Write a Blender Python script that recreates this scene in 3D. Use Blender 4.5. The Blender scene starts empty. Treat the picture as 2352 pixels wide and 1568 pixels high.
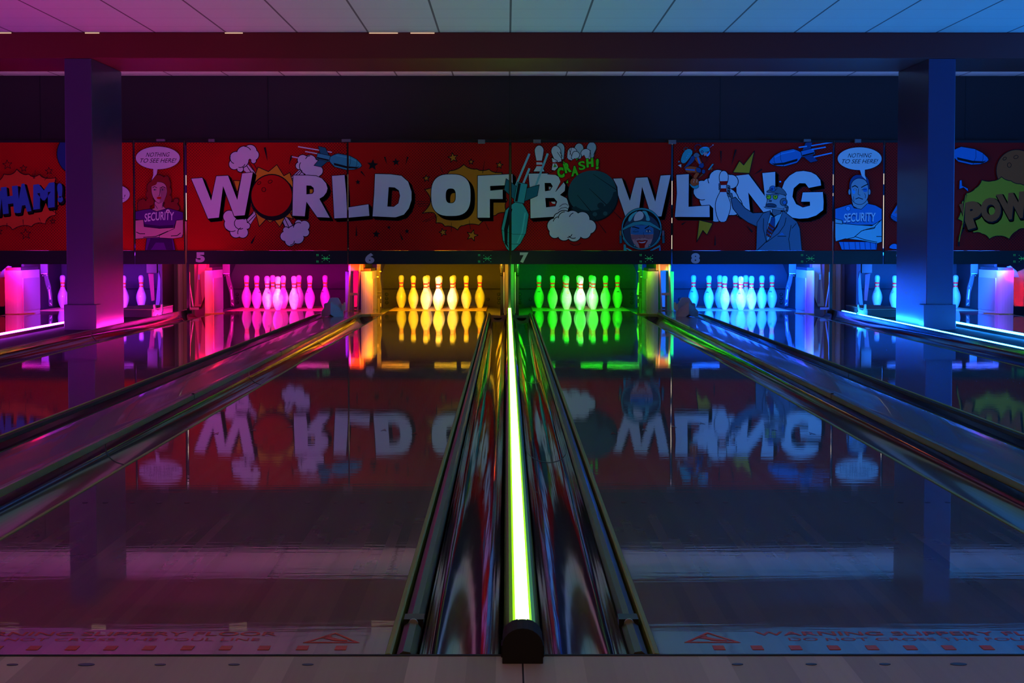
import bpy, bmesh, math, random
from mathutils import Vector, Matrix
from mathutils.geometry import tessellate_polygon
random.seed(7)
sc = bpy.context.scene
COL = sc.collection
PI = math.pi
# ---------------------------------------------------------------- camera model (fitted to the photograph)
F_PX, D0, CH, TH, YAWX = 4480.6, 3.6327, 0.7769, 0.05148, -11.75
YAW = math.atan(-YAWX / F_PX)
CX = 0.029                                        # the middle divider
def at(px, py, Y):
    """point of the picture on the plane at distance Y beyond the foul line"""
    d = Y + D0
    a = TH + math.atan((py - 784) / F_PX)
    z = CH - d * math.tan(a)
    ax = d * math.cos(TH) + (CH - z) * math.sin(TH)
    return (px - 1176 - YAWX) * ax / F_PX, z
def atx(px, Y, z=0.3):
    d = Y + D0
    ax = d * math.cos(TH) + (CH - z) * math.sin(TH)
    return (px - 1176 - YAWX) * ax / F_PX
# ---------------------------------------------------------------- materials
MATS = {}
def mat(name, col, rough=.5, metal=0., emit=None, es=1., coat=0., spec=.5, bump=None):
    if name in MATS: return MATS[name]
    m = bpy.data.materials.new(name); m.use_nodes = True
    nt = m.node_tree; b = nt.nodes['Principled BSDF']
    b.inputs['Base Color'].default_value = (*col, 1)
    b.inputs['Roughness'].default_value = rough
    b.inputs['Metallic'].default_value = metal
    b.inputs['Coat Weight'].default_value = coat
    b.inputs['Coat Roughness'].default_value = .04
    b.inputs['Specular IOR Level'].default_value = spec
    if emit:
        b.inputs['Emission Color'].default_value = (*emit, 1)
        b.inputs['Emission Strength'].default_value = es
    if bump:
        sx, sy, sz, st, dist = bump
        tc = nt.nodes.new('ShaderNodeTexCoord'); mp = nt.nodes.new('ShaderNodeMapping')
        mp.inputs['Scale'].default_value = (sx, sy, sz)
        n = nt.nodes.new('ShaderNodeTexNoise'); n.inputs['Scale'].default_value = 1; n.inputs['Detail'].default_value = 2
        bp = nt.nodes.new('ShaderNodeBump'); bp.inputs['Strength'].default_value = st; bp.inputs['Distance'].default_value = dist
        nt.links.new(tc.outputs['Object'], mp.inputs[0]); nt.links.new(mp.outputs[0], n.inputs['Vector'])
        nt.links.new(n.outputs['Fac'], bp.inputs['Height']); nt.links.new(bp.outputs[0], b.inputs['Normal'])
    MATS[name] = m
    return m
class N:
    """tiny node helper"""
    def __init__(s, name):
        s.m = bpy.data.materials.new(name); s.m.use_nodes = True
        s.t = s.m.node_tree; s.b = s.t.nodes['Principled BSDF']
    def n(s, kind, **kw):
        x = s.t.nodes.new(kind)
        for k, v in kw.items():
            if k.startswith('i_'): x.inputs[int(k[2:])].default_value = v
            else: setattr(x, k, v)
        return x
    def l(s, a, b): s.t.links.new(a, b)
    def math(s, op, a, b=None, c=None):
        x = s.t.nodes.new('ShaderNodeMath'); x.operation = op
        for i, v in enumerate((a, b, c)):
            if v is None: continue
            if isinstance(v, (int, float)): x.inputs[i].default_value = v
            else: s.l(v, x.inputs[i])
        return x.outputs[0]
    def mix(s, fac, a, b):
        x = s.t.nodes.new('ShaderNodeMix'); x.data_type = 'RGBA'
        if isinstance(fac, (int, float)): x.inputs[0].default_value = fac
        else: s.l(fac, x.inputs[0])
        for i, v in ((6, a), (7, b)):
            if isinstance(v, tuple): x.inputs[i].default_value = (*v, 1)
            else: s.l(v, x.inputs[i])
        return x.outputs[2]
def wood_mat(name, c1, c2, rough, board=0.0271, coat=.0, ripple=.0, grain=.25):
    k = N(name)
    tc = k.n('ShaderNodeTexCoord'); sp = k.n('ShaderNodeSeparateXYZ'); k.l(tc.outputs['Object'], sp.inputs[0])
    bi = k.math('FLOOR', k.math('DIVIDE', k.math('ADD', sp.outputs[0], 20.0), board))
    seg = k.math('FLOOR', k.math('ADD', k.math('DIVIDE', sp.outputs[1], 2.9), k.math('MULTIPLY', bi, .37)))
    cb = k.n('ShaderNodeCombineXYZ'); k.l(bi, cb.inputs[0]); k.l(seg, cb.inputs[1])
    wn = k.n('ShaderNodeTexWhiteNoise'); wn.noise_dimensions = '3D'; k.l(cb.outputs[0], wn.inputs['Vector'])
    mp = k.n('ShaderNodeMapping'); mp.inputs['Scale'].default_value = (90, 1.4, 1); k.l(tc.outputs['Object'], mp.inputs[0])
    ns = k.n('ShaderNodeTexNoise'); ns.inputs['Scale'].default_value = 1; ns.inputs['Detail'].default_value = 4; k.l(mp.outputs[0], ns.inputs['Vector'])
    f = k.math('ADD', k.math('MULTIPLY', wn.outputs['Value'], 1 - grain), k.math('MULTIPLY', ns.outputs['Fac'], grain))
    col = k.mix(f, c1, c2)
    k.l(col, k.b.inputs['Base Color'])
    k.b.inputs['Roughness'].default_value = rough
    k.b.inputs['Coat Weight'].default_value = coat; k.b.inputs['Coat Roughness'].default_value = .018; k.b.inputs['Coat IOR'].default_value = 1.5
    if coat: k.b.inputs['Specular IOR Level'].default_value = .12
    if ripple:
        mp2 = k.n('ShaderNodeMapping'); mp2.inputs['Scale'].default_value = (3.0, 26, 1); k.l(tc.outputs['Object'], mp2.inputs[0])
        n2 = k.n('ShaderNodeTexNoise'); n2.inputs['Scale'].default_value = 1; n2.inputs['Detail'].default_value = 3; k.l(mp2.outputs[0], n2.inputs['Vector'])
        mp3 = k.n('ShaderNodeMapping'); mp3.inputs['Scale'].default_value = (1.1, .8, 1); k.l(tc.outputs['Object'], mp3.inputs[0])
        n3 = k.n('ShaderNodeTexNoise'); n3.inputs['Scale'].default_value = 1; k.l(mp3.outputs[0], n3.inputs['Vector'])
        h = k.math('ADD', k.math('MULTIPLY', n2.outputs['Fac'], .18), n3.outputs['Fac'])
        bp = k.n('ShaderNodeBump'); bp.inputs['Strength'].default_value = 1; bp.inputs['Distance'].default_value = ripple
        k.l(h, bp.inputs['Height']); k.l(bp.outputs[0], k.b.inputs['Normal'])
        if coat: k.l(bp.outputs[0], k.b.inputs['Coat Normal'])
    return k.m
M_lane = wood_mat('lane_boards', (.085, .045, .032), (.20, .115, .082), .35, coat=1., ripple=.0006)
M_deck = wood_mat('deck_boards', (.85, .42, .17), (.95, .58, .28), .34)
M_deck.node_tree.nodes['Principled BSDF'].inputs['Specular IOR Level'].default_value = .2
M_appr = wood_mat('approach_boards', (.34, .27, .22), (.66, .56, .47), .42, board=.054)
M_black = mat('black_plastic', (.012, .012, .013), .35)
M_matte = mat('matte_black', (.006, .006, .007), .7)
M_gutter = mat('gutter_plastic', (.012, .012, .013), .07, coat=1., spec=.8, bump=(22, 1.1, 4, 1., .0035))
M_gut_b = mat('gutter_smooth', (.02, .02, .022), .12, coat=.35, spec=.5, bump=(14, .7, 3, 1., .0022))
M_cap = mat('capping_grey', (.13, .13, .13), .24, coat=.25, spec=.5, bump=(12, .8, 3, 1., .0016))
M_rail = mat('bumper_aluminium', (.10, .115, .10), .32, metal=.5)
M_trim = mat('edge_trim_rubber', (.26, .34, .05), .45)
M_metal = mat('worn_metal', (.55, .52, .48), .35, metal=.8)
M_dmetal = mat('dark_metal', (.035, .033, .03), .4, metal=.4)
M_plate = mat('flat_gutter_plate', (.22, .20, .20), .55, bump=(40, 40, 40, .4, .003))
M_kick = mat('kickback_shell', (.36, .35, .34), .4)
M_kick2 = mat('kickback_panel', (.22, .21, .20), .5, bump=(60, 60, 3, .3, .002))
M_board = mat('cushion_board', (.055, .05, .05), .75)
M_board2 = mat('cushion_lower', (.045, .04, .04), .7, bump=(30, 30, 2, .4, .003))
M_stud = mat('rubber_stud', (.05, .06, .05), .2)
M_tan = mat('tan_timber', (.42, .27, .17), .6)
M_brown = mat('brown_ply', (.30, .15, .06), .7)
M_pillar = mat('pillar_paint', (.05, .035, .10), .30)
M_beam = mat('beam_red_paint', (.14, .003, .004), .5)
M_wallb = mat('black_wall', (.035, .024, .026), .85)
M_side = mat('dark_side_wall', (.05, .045, .05), .9)
M_pin = mat('pin_plastic', (.82, .80, .77), .22, coat=.5)
M_red = mat('pin_red_band', (.50, .008, .004), .35, emit=(1., .05, .02), es=.32)  # slight glow put in so the bands stay bright under coloured light
M_orange = mat('pin_orange_crest', (.85, .16, .02), .4)
M_darkmark = mat('pin_dark_crest', (.08, .07, .10), .5)
M_white = mat('setter_white', (.75, .73, .70), .5)
M_yel = mat('safety_yellow', (.85, .45, .04), .4)
M_num = mat('number_white', (.5, .5, .52), .5)
M_ledg = mat('led_green', (.0, .1, .02), .5, emit=(.03, .75, .22), es=.75)
M_warn = mat('warning_red', (.62, .045, .015), .45)
M_dot = mat('marker_dark', (.03, .03, .05), .12)
M_bluedot = mat('marker_blue', (.03, .05, .16), .4)
M_grey = mat('hood_grey', (.42, .43, .46), .55)
M_redp = mat('painted_red_panel', (.60, .14, .07), .5)
M_drk = mat('lane_gap_floor', (.03, .03, .035), .45)
# ---------------------------------------------------------------- objects
def link(name, me, parent=None, m=None, loc=None):
    o = bpy.data.objects.new(name, me); COL.objects.link(o)
    if me is not None and m is not None:
        for x in (m if isinstance(m, (list, tuple)) else [m]): me.materials.append(x)
    if parent: o.parent = parent
    if loc: o.location = loc
    return o
def tag(o, label, cat, group=None):
    o['label'] = label; o['category'] = cat
    if group: o['group'] = group
    return o
def thing(name, label, cat, loc=(0, 0, 0), group=None):
    o = link(name, None); o.location = loc; o.empty_display_size = .1
    return tag(o, label, cat, group)
def struct(o): o['kind'] = 'structure'; return o
def copy_tree(o, parent=None, loc=None):
    c = o.copy(); COL.objects.link(c)
    if parent: c.parent = parent
    if loc: c.location = loc
    for ch in list(o.children): copy_tree(ch, c)
    return c
class MB:
    def __init__(s): s.v = []; s.f = []; s.mi = []; s.smooth = False; s.sm = []
    def box(s, x0, x1, y0, y1, z0, z1, mi=0):
        if x0 > x1: x0, x1 = x1, x0
        n = len(s.v)
        s.v += [(x0, y0, z0), (x1, y0, z0), (x1, y1, z0), (x0, y1, z0), (x0, y0, z1), (x1, y0, z1), (x1, y1, z1), (x0, y1, z1)]
        for f in ((0, 3, 2, 1), (4, 5, 6, 7), (0, 1, 5, 4), (1, 2, 6, 5), (2, 3, 7, 6), (3, 0, 4, 7)):
            s.f.append([n + i for i in f]); s.mi.append(mi); s.sm.append(False)
        return s
    def prism(s, pts, a0, a1, axis='y', mi=0, smooth=False):
        """extrude a closed outline; axis y: pts are (x,z); axis z: pts are (x,y); axis x: pts are (y,z)"""
        n = len(s.v); k = len(pts)
        def P(p, a):
            return (p[0], a, p[1]) if axis == 'y' else (p[0], p[1], a) if axis == 'z' else (a, p[0], p[1])
        s.v += [P(p, a0) for p in pts] + [P(p, a1) for p in pts]
        for i in range(k):
            j = (i + 1) % k
            s.f.append([n + i, n + j, n + k + j, n + k + i]); s.mi.append(mi); s.sm.append(smooth)
        for t in tessellate_polygon([[Vector((p[0], p[1], 0)) for p in pts]]):
            s.f.append([n + i for i in t]); s.mi.append(mi); s.sm.append(False)
            s.f.append([n + k + i for i in reversed(t)]); s.mi.append(mi); s.sm.append(False)
        return s
    def sheet(s, prof, ys, mi=0, smooth=True):
        """open profile (x,z) swept along y"""
        n = len(s.v); k = len(prof)
        for y in ys: s.v += [(p[0], y, p[1]) for p in prof]
        for a in range(len(ys) - 1):
            for i in range(k - 1):
                q = n + a * k + i
                s.f.append([q, q + 1, q + k + 1, q + k]); s.mi.append(mi); s.sm.append(smooth)
        return s
    def tube(s, p0, p1, r, seg=10, mi=0, r1=None):
        p0, p1 = Vector(p0), Vector(p1); d = (p1 - p0).normalized()
        a = d.orthogonal().normalized(); b = d.cross(a); n = len(s.v); r1 = r if r1 is None else r1
        for p, rr in ((p0, r), (p1, r1)):
            for i in range(seg):
                t = 2 * PI * i / seg; s.v.append(tuple(p + a * math.cos(t) * rr + b * math.sin(t) * rr))
        for i in range(seg):
            j = (i + 1) % seg
            s.f.append([n + i, n + j, n + seg + j, n + seg + i]); s.mi.append(mi); s.sm.append(True)
        s.f.append([n + i for i in range(seg)][::-1]); s.mi.append(mi); s.sm.append(False)
        s.f.append([n + seg + i for i in range(seg)]); s.mi.append(mi); s.sm.append(False)
        return s
    def lathe(s, prof, seg=28, mi=0, c=(0, 0, 0), arc=(0, 2 * PI), cap=True):
        n = len(s.v); k = len(prof); full = abs(arc[1] - arc[0] - 2 * PI) < 1e-6
        m = seg if full else seg + 1
        for i in range(m):
            t = arc[0] + (arc[1] - arc[0]) * i / seg
            for r, z in prof: s.v.append((c[0] + r * math.cos(t), c[1] + r * math.sin(t), c[2] + z))
        for i in range(seg):
            j = (i + 1) % m
            for q in range(k - 1):
                s.f.append([n + i * k + q, n + j * k + q, n + j * k + q + 1, n + i * k + q + 1]); s.mi.append(mi); s.sm.append(True)
        return s
    def ball(s, c, r, seg=12, mi=0):
        return s.lathe([(r * math.sin(PI * i / 8), -r * math.cos(PI * i / 8)) for i in range(9)], seg, mi, c)
    def mesh(s, name):
        me = bpy.data.meshes.new(name); me.from_pydata(s.v, [], s.f)
        for i, p in enumerate(me.polygons): p.material_index = s.mi[i]; p.use_smooth = s.sm[i]
        bm = bmesh.new(); bm.from_mesh(me); bmesh.ops.remove_doubles(bm, verts=bm.verts, dist=1e-5)
        bmesh.ops.recalc_face_normals(bm, faces=bm.faces); bm.to_mesh(me); bm.free()
        me.update(); return me
    def build(s, name, m, parent=None, loc=None, bevel=0):
        o = link(name, s.mesh(name), parent, m, loc)
        if bevel:
            b = o.modifiers.new('bevel', 'BEVEL'); b.width = bevel; b.segments = 2; b.limit_method = 'ANGLE'
        return o
def text_tris(s, bold=0.0, shear=0.0, spacing=1.0):
    """triangles of a word, unit height, origin at its left baseline; returns (tris, width)"""
    cu = bpy.data.curves.new('t', 'FONT'); cu.body = s; cu.size = 1; cu.offset = bold; cu.shear = shear
    cu.space_character = spacing; cu.resolution_u = 4; cu.fill_mode = 'FRONT'
    o = bpy.data.objects.new('t', cu); COL.objects.link(o)
    me = bpy.data.meshes.new_from_object(o)
    me.calc_loop_triangles()
    T = [[(me.vertices[i].co.x, me.vertices[i].co.y) for i in t.vertices] for t in me.loop_triangles]
    bpy.data.objects.remove(o); bpy.data.meshes.remove(me); bpy.data.curves.remove(cu)
    xs = [p[0] for t in T for p in t]; ys = [p[1] for t in T for p in t]
    x0, x1, y0, y1 = min(xs), max(xs), min(ys), max(ys); h = y1 - y0
    T = [[((p[0] - x0) / (x1 - x0), (p[1] - y0) / h) for p in t] for t in T]
    return T, (x1 - x0) / h
# ---------------------------------------------------------------- lane layout
HW = .5423                                   # half lane width
LC = {6: CX - .8011, 7: CX + .8011}
LC[5] = LC[6] - 1.80; LC[8] = LC[7] + 1.80
LC[4] = LC[5] - 2.14; LC[9] = LC[8] + 2.14
LC[3] = LC[4] - 1.80; LC[10] = LC[9] + 1.80
HUE = {3: 'unlit red-edged', 4: 'violet', 5: 'magenta', 6: 'yellow', 7: 'green', 8: 'cyan', 9: 'deep blue', 10: 'unlit red-edged'}
PLACE = {4: 'behind the left pillar', 5: 'next left of the yellow one', 6: 'just left of the middle light tube',
         7: 'just right of the middle light tube', 8: 'next right of the green one', 9: 'behind the right pillar',
         3: 'sliver of lane at the left picture edge', 10: 'sliver of lane at the right picture edge'}
YD = 17.97                                   # lane ends, pin deck begins
# floor of the room and approach
o = MB().box(-12, 12, -7, 24, -.30, -.14).build('floor', M_drk); struct(o)
ap = MB().box(-12, 12, -7, -.012, -.14, 0).build('floor', M_appr); struct(ap)
dm = MB()
# approach dots, five boards apart, part of the approach
for n in (5, 6, 7, 8):
    for k in range(-3, 4):
        x = LC[n] + k * .1355; big = .011 if k == 0 else .0075
        o = MB().prism([(x + big * 1.4 * math.cos(t * PI / 8), -.085 + big * math.sin(t * PI / 8)) for t in range(16)], .0003, .0012, 'z').build('approach_dot', M_bluedot, ap)
# seams in the approach at the middle of the dividers
MB().box(CX - .0015, CX + .0015, -3, -.078, 0, .0006).build('approach_seam', M_matte, ap)
fl = MB().box(-12, 12, -.012, .0, -.05, .0015).build('foul_line', M_matte)
tag(fl, 'thin black foul line strip crossing between the approach and the lanes', 'foul line')
# lanes
bed = MB().box(-HW, HW, 0, YD, -.05, 0).mesh('lane_bed'); bed.materials.append(M_lane)
def tri_sign():
    mb = MB()
    def ring(pts, w):
        P = [Vector(p) for p in pts]; c = sum(P, Vector((0, 0))) / len(P)
        Q = [c + (p - c) * w for p in P]
        for i in range(len(P)):
            j = (i + 1) % len(P)
            mb.prism([tuple(P[i]), tuple(P[j]), tuple(Q[j]), tuple(Q[i])], .0003, .0008, 'z')
    ring([(-.055, -.045), (.055, -.045), (0, .055)], .80)
    mb.prism([(-.022, .0), (-.006, .008), (.012, -.01), (.03, -.022), (.03, -.03), (.004, -.026), (-.008, -.012)], .0003, .0008, 'z')
    mb.prism([(-.012 + .008 * math.cos(t * PI / 5), .017 + .008 * math.sin(t * PI / 5)) for t in range(10)], .0003, .0008, 'z')
    return mb.mesh('hazard_triangle')
trimesh = tri_sign(); trimesh.materials.append(M_warn)
def words(s, x0, x1, y0, y1, bold):
    T, w = text_tris(s, bold); mb = MB()
    for t in T:
        n = len(mb.v); mb.v += [(x0 + p[0] * (x1 - x0), y0 + p[1] * (y1 - y0), .0006) for p in t]
        mb.f.append([n, n + 1, n + 2]); mb.mi.append(0); mb.sm.append(False)
    return mb.mesh('warning_text')
w1 = words('WARNING SLIPPERY FLOOR', -.338, .318, .178, .216, .012); w1.materials.append(M_warn)
w2 = words('DO NOT CROSS THE FOUL LINE', -.28, .29, .128, .155, .0); w2.materials.append(M_warn)
arrow_m = MB().prism([(-.012, -.045), (0, -.02), (.012, -.045), (.0, .06)], .0003, .0008, 'z').mesh('arrow'); arrow_m.materials.append(M_dot)
dot_m = MB().prism([(.008 * math.cos(t * PI / 6), .012 * math.sin(t * PI / 6)) for t in range(12)], .0003, .0008, 'z').mesh('guide_dot'); dot_m.materials.append(M_dot)
sq_m = MB().prism([(-.011, -.019), (.011, -.019), (.011, .019), (-.011, .019)], .0003, .0008, 'z').mesh('red_square'); sq_m.materials.append(M_warn)
for n in range(3, 11):
    L = thing('bowling_lane', ('polished bowling lane, %s pins, %s' % (HUE[n], PLACE[n])) if n not in (3, 10) else 'dark polished bowling lane, ' + PLACE[n], 'bowling lane', (LC[n], 0, 0), 'bowling lanes side by side')
    link('lane_bed', bed, L)
    if n in (5, 6, 7, 8):
        for k in range(-3, 4): link('arrow', arrow_m, L, loc=(k * .1335, 4.66 - abs(k) * .145, 0))
        for k in (.06, .12, .2, .28, .363):
            for s in (-1, 1): link('guide_dot', dot_m, L, loc=(s * (HW - k), 2.14, 0))
        link('warning_text', w1, L); link('warning_text', w2, L)
        for s in (-1, 1): link('hazard_triangle', trimesh, L, loc=(s * .432, .155, 0))
        for k in range(-6, 7): link('red_square', sq_m, L, loc=(k * .0733 + .015, .062, 0))
# ---------------------------------------------------------------- gutters
def gutter_profile(W, ze, depth, a=.060):
    P = []
    for i in range(19):
        t = i / 18
        x = a + (W - a) * (1 - math.cos(PI * t)) / 2
        z = -depth * math.sin(PI * t) ** .75 + ze * t * t - .006 * (1 - t)
        P.append((x, z))
    return P
YG = 17.35
SEAMS = (3.76, 7.9, 12.05, 16.2)
def gutter(edge, s, W, ze, depth, label, group, m=None, rails=True, end=YG):
    """edge: x of the lane's edge, s: side on which the gutter lies"""
    g = thing('gutter', label, 'gutter', (edge, 0, 0), group)
    P = [(s * x, z) for x, z in gutter_profile(W, ze, depth, .060 if rails else .015)]
    ys = [0, .01] + [end * i / 40 for i in range(1, 41)]
    tr = MB().sheet(P, ys).build('trough', m or M_gutter, g)
    so = tr.modifiers.new('thick', 'SOLIDIFY'); so.thickness = .004; so.use_rim = False; so.offset = -1 if s > 0 else 1
    for y in SEAMS:
        if y < end:
            Q = [(x, z + .0012) for x, z in P]
            MB().sheet(Q, [y, y + .012 + y * .001]).build('joint_band', M_metal if y > 14 else M_black, g)
    MB().prism([(s * .001, -.045), (s * .012, -.045), (s * .013, .001), (s * .009, .003), (s * .001, .002)], 0, end).build('edge_trim', M_trim, g)
    if rails: MB().prism([(s * .021, -.04), (s * .056, -.04), (s * .058, -.012), (s * .047, .004), (s * .034, .006), (s * .021, -.004)], .005, end).build('bumper_rail', M_rail if rails is True else M_matte, g)
    if rails is True:
        MB().box(s * .020, s * .060, .30, .36, -.03, .009).build('rail_bracket', M_black, g)
        MB().tube((s * .04, .295, .002), (s * .04, .285, .002), .010, 12).build('bolt', M_metal, g)
    return g
GG = 'gutters beside the lanes'
gutter(LC[6] + HW, 1, .2588 - .037, .022, .068, 'glossy black gutter directly left of the middle green light tube', GG)
gutter(LC[7] - HW, -1, .2588 - .037, .022, .068, 'glossy black gutter directly right of the middle green light tube', GG)
gutter(LC[6] - HW, -1, .215, .004, .075, 'glossy gutter on the left edge of the yellow-lit lane, showing green and yellow streaks', GG, M_gut_b, False, 17.1)
gutter(LC[7] + HW, 1, .215, .004, .075, 'glossy gutter on the right edge of the green-lit lane, showing orange and green streaks', GG, M_gut_b, False, 17.1)
gutter(LC[5] + HW, 1, .225, .028, .075, 'gutter on the right edge of the magenta-lit lane with a black front rail', GG, M_gut_b, 2, 17.1)
gutter(LC[8] - HW, -1, .225, .028, .075, 'gutter on the left edge of the cyan-lit lane with a black front rail', GG, M_gut_b, 2, 17.1)
gutter(LC[5] - HW, -1, .235, .058, .06, 'pink-reflecting gutter on the left edge of the magenta-lit lane, before the left pillar', GG, M_gut_b, False, 17.1)
gutter(LC[8] + HW, 1, .235, .058, .06, 'blue-reflecting gutter on the right edge of the cyan-lit lane, before the right pillar', GG, M_gut_b, False, 17.1)
gutter(LC[4] + HW, 1, .20, .03, .06, 'gutter on the right edge of the violet-lit lane, behind the left pillar', GG, M_gut_b, False, 17.1)
gutter(LC[9] - HW, -1, .20, .03, .06, 'gutter on the left edge of the deep-blue-lit lane, behind the right pillar', GG, M_gut_b, False, 17.1)
gutter(LC[4] - HW, -1, .20, .03, .06, 'gutter on the left edge of the violet-lit lane at the picture edge', GG, M_gut_b, False, 17.1)
gutter(LC[9] + HW, 1, .20, .03, .06, 'gutter on the right edge of the deep-blue-lit lane at the picture edge', GG, M_gut_b, False, 17.1)
# ---------------------------------------------------------------- LED tubes and cappings
def led_mat(name, col, s): return mat(name, (.02, .02, .02), .4, emit=col, es=s)
M_ledc = led_mat('led_yellow_green', (.40, 1.0, .12), 29)
M_ledg2 = led_mat('led_tube_wall', (.22, .62, .0), 2.0)
M_ledg3 = led_mat('led_tube_wall_dim', (.08, .35, .0), .40)
M_ledb = led_mat('led_cyan', (.012, .25, 1.0), 75)
M_ledb2 = led_mat('led_cyan_wall', (.0, .35, .65), 1.6)
M_ledp = led_mat('led_pink', (.62, .035, 1.0), 32)
M_ledh = led_mat('led_hot_pink', (1.0, .012, .36), 42)
M_ledp2 = led_mat('led_pink_wall', (.65, .0, .45), 1.6)
def arcpts(r, a0, a1, n, cx=0, cz=0, sz=1):
    return [(cx + r * math.cos(math.radians(a0 + (a1 - a0) * i / n)), cz + sz * r * math.sin(math.radians(a0 + (a1 - a0) * i / n))) for i in range(n + 1)]
t = thing('light_tube', 'glowing yellow-green light tube on the divider between the two middle lanes', 'light tube', (CX, 0, 0))
R = .035
body = arcpts(R, 0, 180, 16, 0, .030)
MB().prism([(R * .8, -.06)] + body + [(-R * .8, -.06)], .01, 17.2, smooth=True).build('tube_body', mat('tube_smoke', (.05, .055, .05), .12, coat=1., spec=.8), t)
MB().sheet(arcpts(R + .0008, 68.5, 111.5, 8, 0, .030), [.012, 17.2]).build('diffuser', M_ledc, t)
for a0, a1, mm in ((60, 68.5, M_ledg2), (111.5, 120, M_ledg2), (46, 60, M_ledg3), (120, 134, M_ledg3)):
    MB().sheet(arcpts(R + .0006, a0, a1, 3, 0, .030), [.012, 17.2]).build('tube_wall', mm, t)
cap = [(.0375, 0), (.0375, .034)] + arcpts(.0375, 12, 168, 10, 0, .0335, .86) + [(-.0375, .034), (-.0375, 0)]
MB().prism(cap, -.078, .02).build('end_cap', mat('cap_rubber', (.004, .004, .004), .8), t, bevel=.004)
MB().box(-.04, .04, -.022, .03, 0, .022).build('cap_collar', mat('cap_rubber', (0, 0, 0)), t)
MB().tube((0, 17.2, .05), (.002, 17.26, .075), .004).build('cable', M_trim, t)
# wide cappings over the ball-return tracks (5|6 and 7|8)
for s, lab in ((-1, 'wide grey ball-return capping between the magenta and yellow lanes'), (1, 'wide grey ball-return capping between the green and cyan lanes')):
    e_in = 1.6022 / 2 + HW + .215 + 0.0                      # from CX to the ridge
    e_in = .8011 + HW + .2175
    e_out = .8011 + 1.80 - HW - .2275
    c = thing('divider_capping', lab, 'lane divider', (CX, 0, 0))
    prof = [(s * e_in, .026), (s * (e_in + .012), .031), (s * (e_in + .02), .029), (s * (e_in + .05), .030), (s * (e_in + .10), .033), (s * (e_out - .10), .033), (s * (e_out - .02), .031), (s * e_out, .024)]
    ys = [17.05 * i / 30 for i in range(31)]
    o = MB().sheet(prof, ys).build('cover', M_cap, c)
    MB().prism([(s * e_in, -.01), (s * e_in, .026), (s * (e_in + .012), .0305), (s * (e_in + .012), -.01)], 0, 17.05).build('ridge_edge', mat('ridge_strip', (.34, .36, .16), .35, coat=.4), c)
    MB().box(s * (e_in + .0125), s * (e_out - .001), 0, 17.05, -.12, .018).build('core', M_black, c)
    for y in (2.2, 5.9, 9.6, 13.3):
        MB().box(s * (e_in - .001), s * (e_in + .013), y, y + .014, .0, .033).build('joint_clip', M_black, c)
    rr = s * (e_out)
    MB().prism([(rr, -.05), (rr, .024), (rr + s * .006, .024), (rr + s * .006, -.05)], 0, 17.05).build('outer_lip', M_black, c)
# dividers with the pillars (4|5 and 8|9)
for s in (-1, 1):
    a = .8011 + 1.80 + HW + .2355        # ridge next to lane 5/8
    b = .8011 + 1.80 + 2.14 - HW - .21
    lab = 'black divider shelf carrying the left pillar, edged by a pink light strip' if s < 0 else 'black divider shelf carrying the right pillar, edged by cyan light strips'
    c = thing('divider_capping', lab, 'lane divider', (CX, 0, 0))
    MB().box(s * (a + .02), s * b, 0, 17.2, -.12, .022).build('shelf', mat('shelf_black', (.018, .02, .03), .6, spec=.15), c)
    MB().prism([(s * a, -.05), (s * a, .056), (s * (a + .010), .062), (s * (a + .020), .056), (s * (a + .020), -.05)], 0, 17.15).build('ridge_edge', M_cap if s > 0 else mat('ridge_tan', (.30, .24, .2), .3, coat=.4), c)
    # strip beside the ridge
    if s < 0:
        t = thing('light_strip', 'pink light strip tucked low behind the gutter ridge at the foot of the left pillar', 'light strip', (CX - (a + .05), 0, .022))
        MB().box(-.014, .014, .2, 17.1, 0, .010).build('diffuser', M_ledh, t)
    else:
        t = thing('light_strip', 'long cyan light strip running in front of the right pillar', 'light strip', (CX + (a + .036), 0, .022))
        MB().box(-.010, .010, .2, 16.35, .028, .042).build('diffuser', M_ledb, t)
        MB().box(-.013, .013, .2, 17.1, 0, .028).build('channel', M_ledb2 if False else M_dmetal, t)
    t = thing('light_strip', ('bright pink light strip at the lower left picture edge, left of the pillar' if s < 0 else 'short cyan light strip at the right picture edge, right of the pillar'), 'light strip', (CX + s * (b - .03), 0, .022))
    MB().box(-.010, .010, .2, 16.9, .026, .040).build('diffuser', M_ledp if s < 0 else M_ledb, t)
    MB().box(-.013, .013, .2, 16.9, 0, .026).build('channel', M_dmetal, t)
# ---------------------------------------------------------------- pin decks, pits
def pins_group(n): return 'bowling pins on the %s-lit deck' % HUE[n]
IN = .0254
prof = [(0, 0), (1.0, 0), (1.06, .12), (1.414, .75), (1.66, 1.4), (1.9545, 2.25), (2.2555, 3.375), (2.383, 4.5), (2.36, 5.1), (2.2555, 5.875), (1.849, 7.25), (1.53, 7.95), (1.242, 8.625), (1.06, 9.0), (.9815, 9.375), (.8975, 10),
        (.91, 10.5), (.937, 10.875), (1.0475, 11.75), (1.1625, 12.625), (1.24, 13.1), (1.273, 13.5), (1.24, 14.0), (1.10, 14.45), (.82, 14.8), (.45, 14.96), (0, 15)]
pf = [(r * IN, z * IN) for r, z in prof]
def rad(z):
    for (r0, z0), (r1, z1) in zip(pf, pf[1:]):
        if z0 <= z <= z1 and z1 > z0: return r0 + (r1 - r0) * (z - z0) / (z1 - z0)
    return 0
pin_me = MB().lathe(pf, 28).mesh('pin_body'); pin_me.materials.append(M_pin)
def band(z0, z1):
    me = MB().lathe([(rad(z) + .0007, z) for z in [z0 + (z1 - z0) * i / 3 for i in range(4)]], 28).mesh('neck_band'); me.materials.append(M_red); return me
b1 = band(.279, .297); b2 = band(.242, .258)
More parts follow.
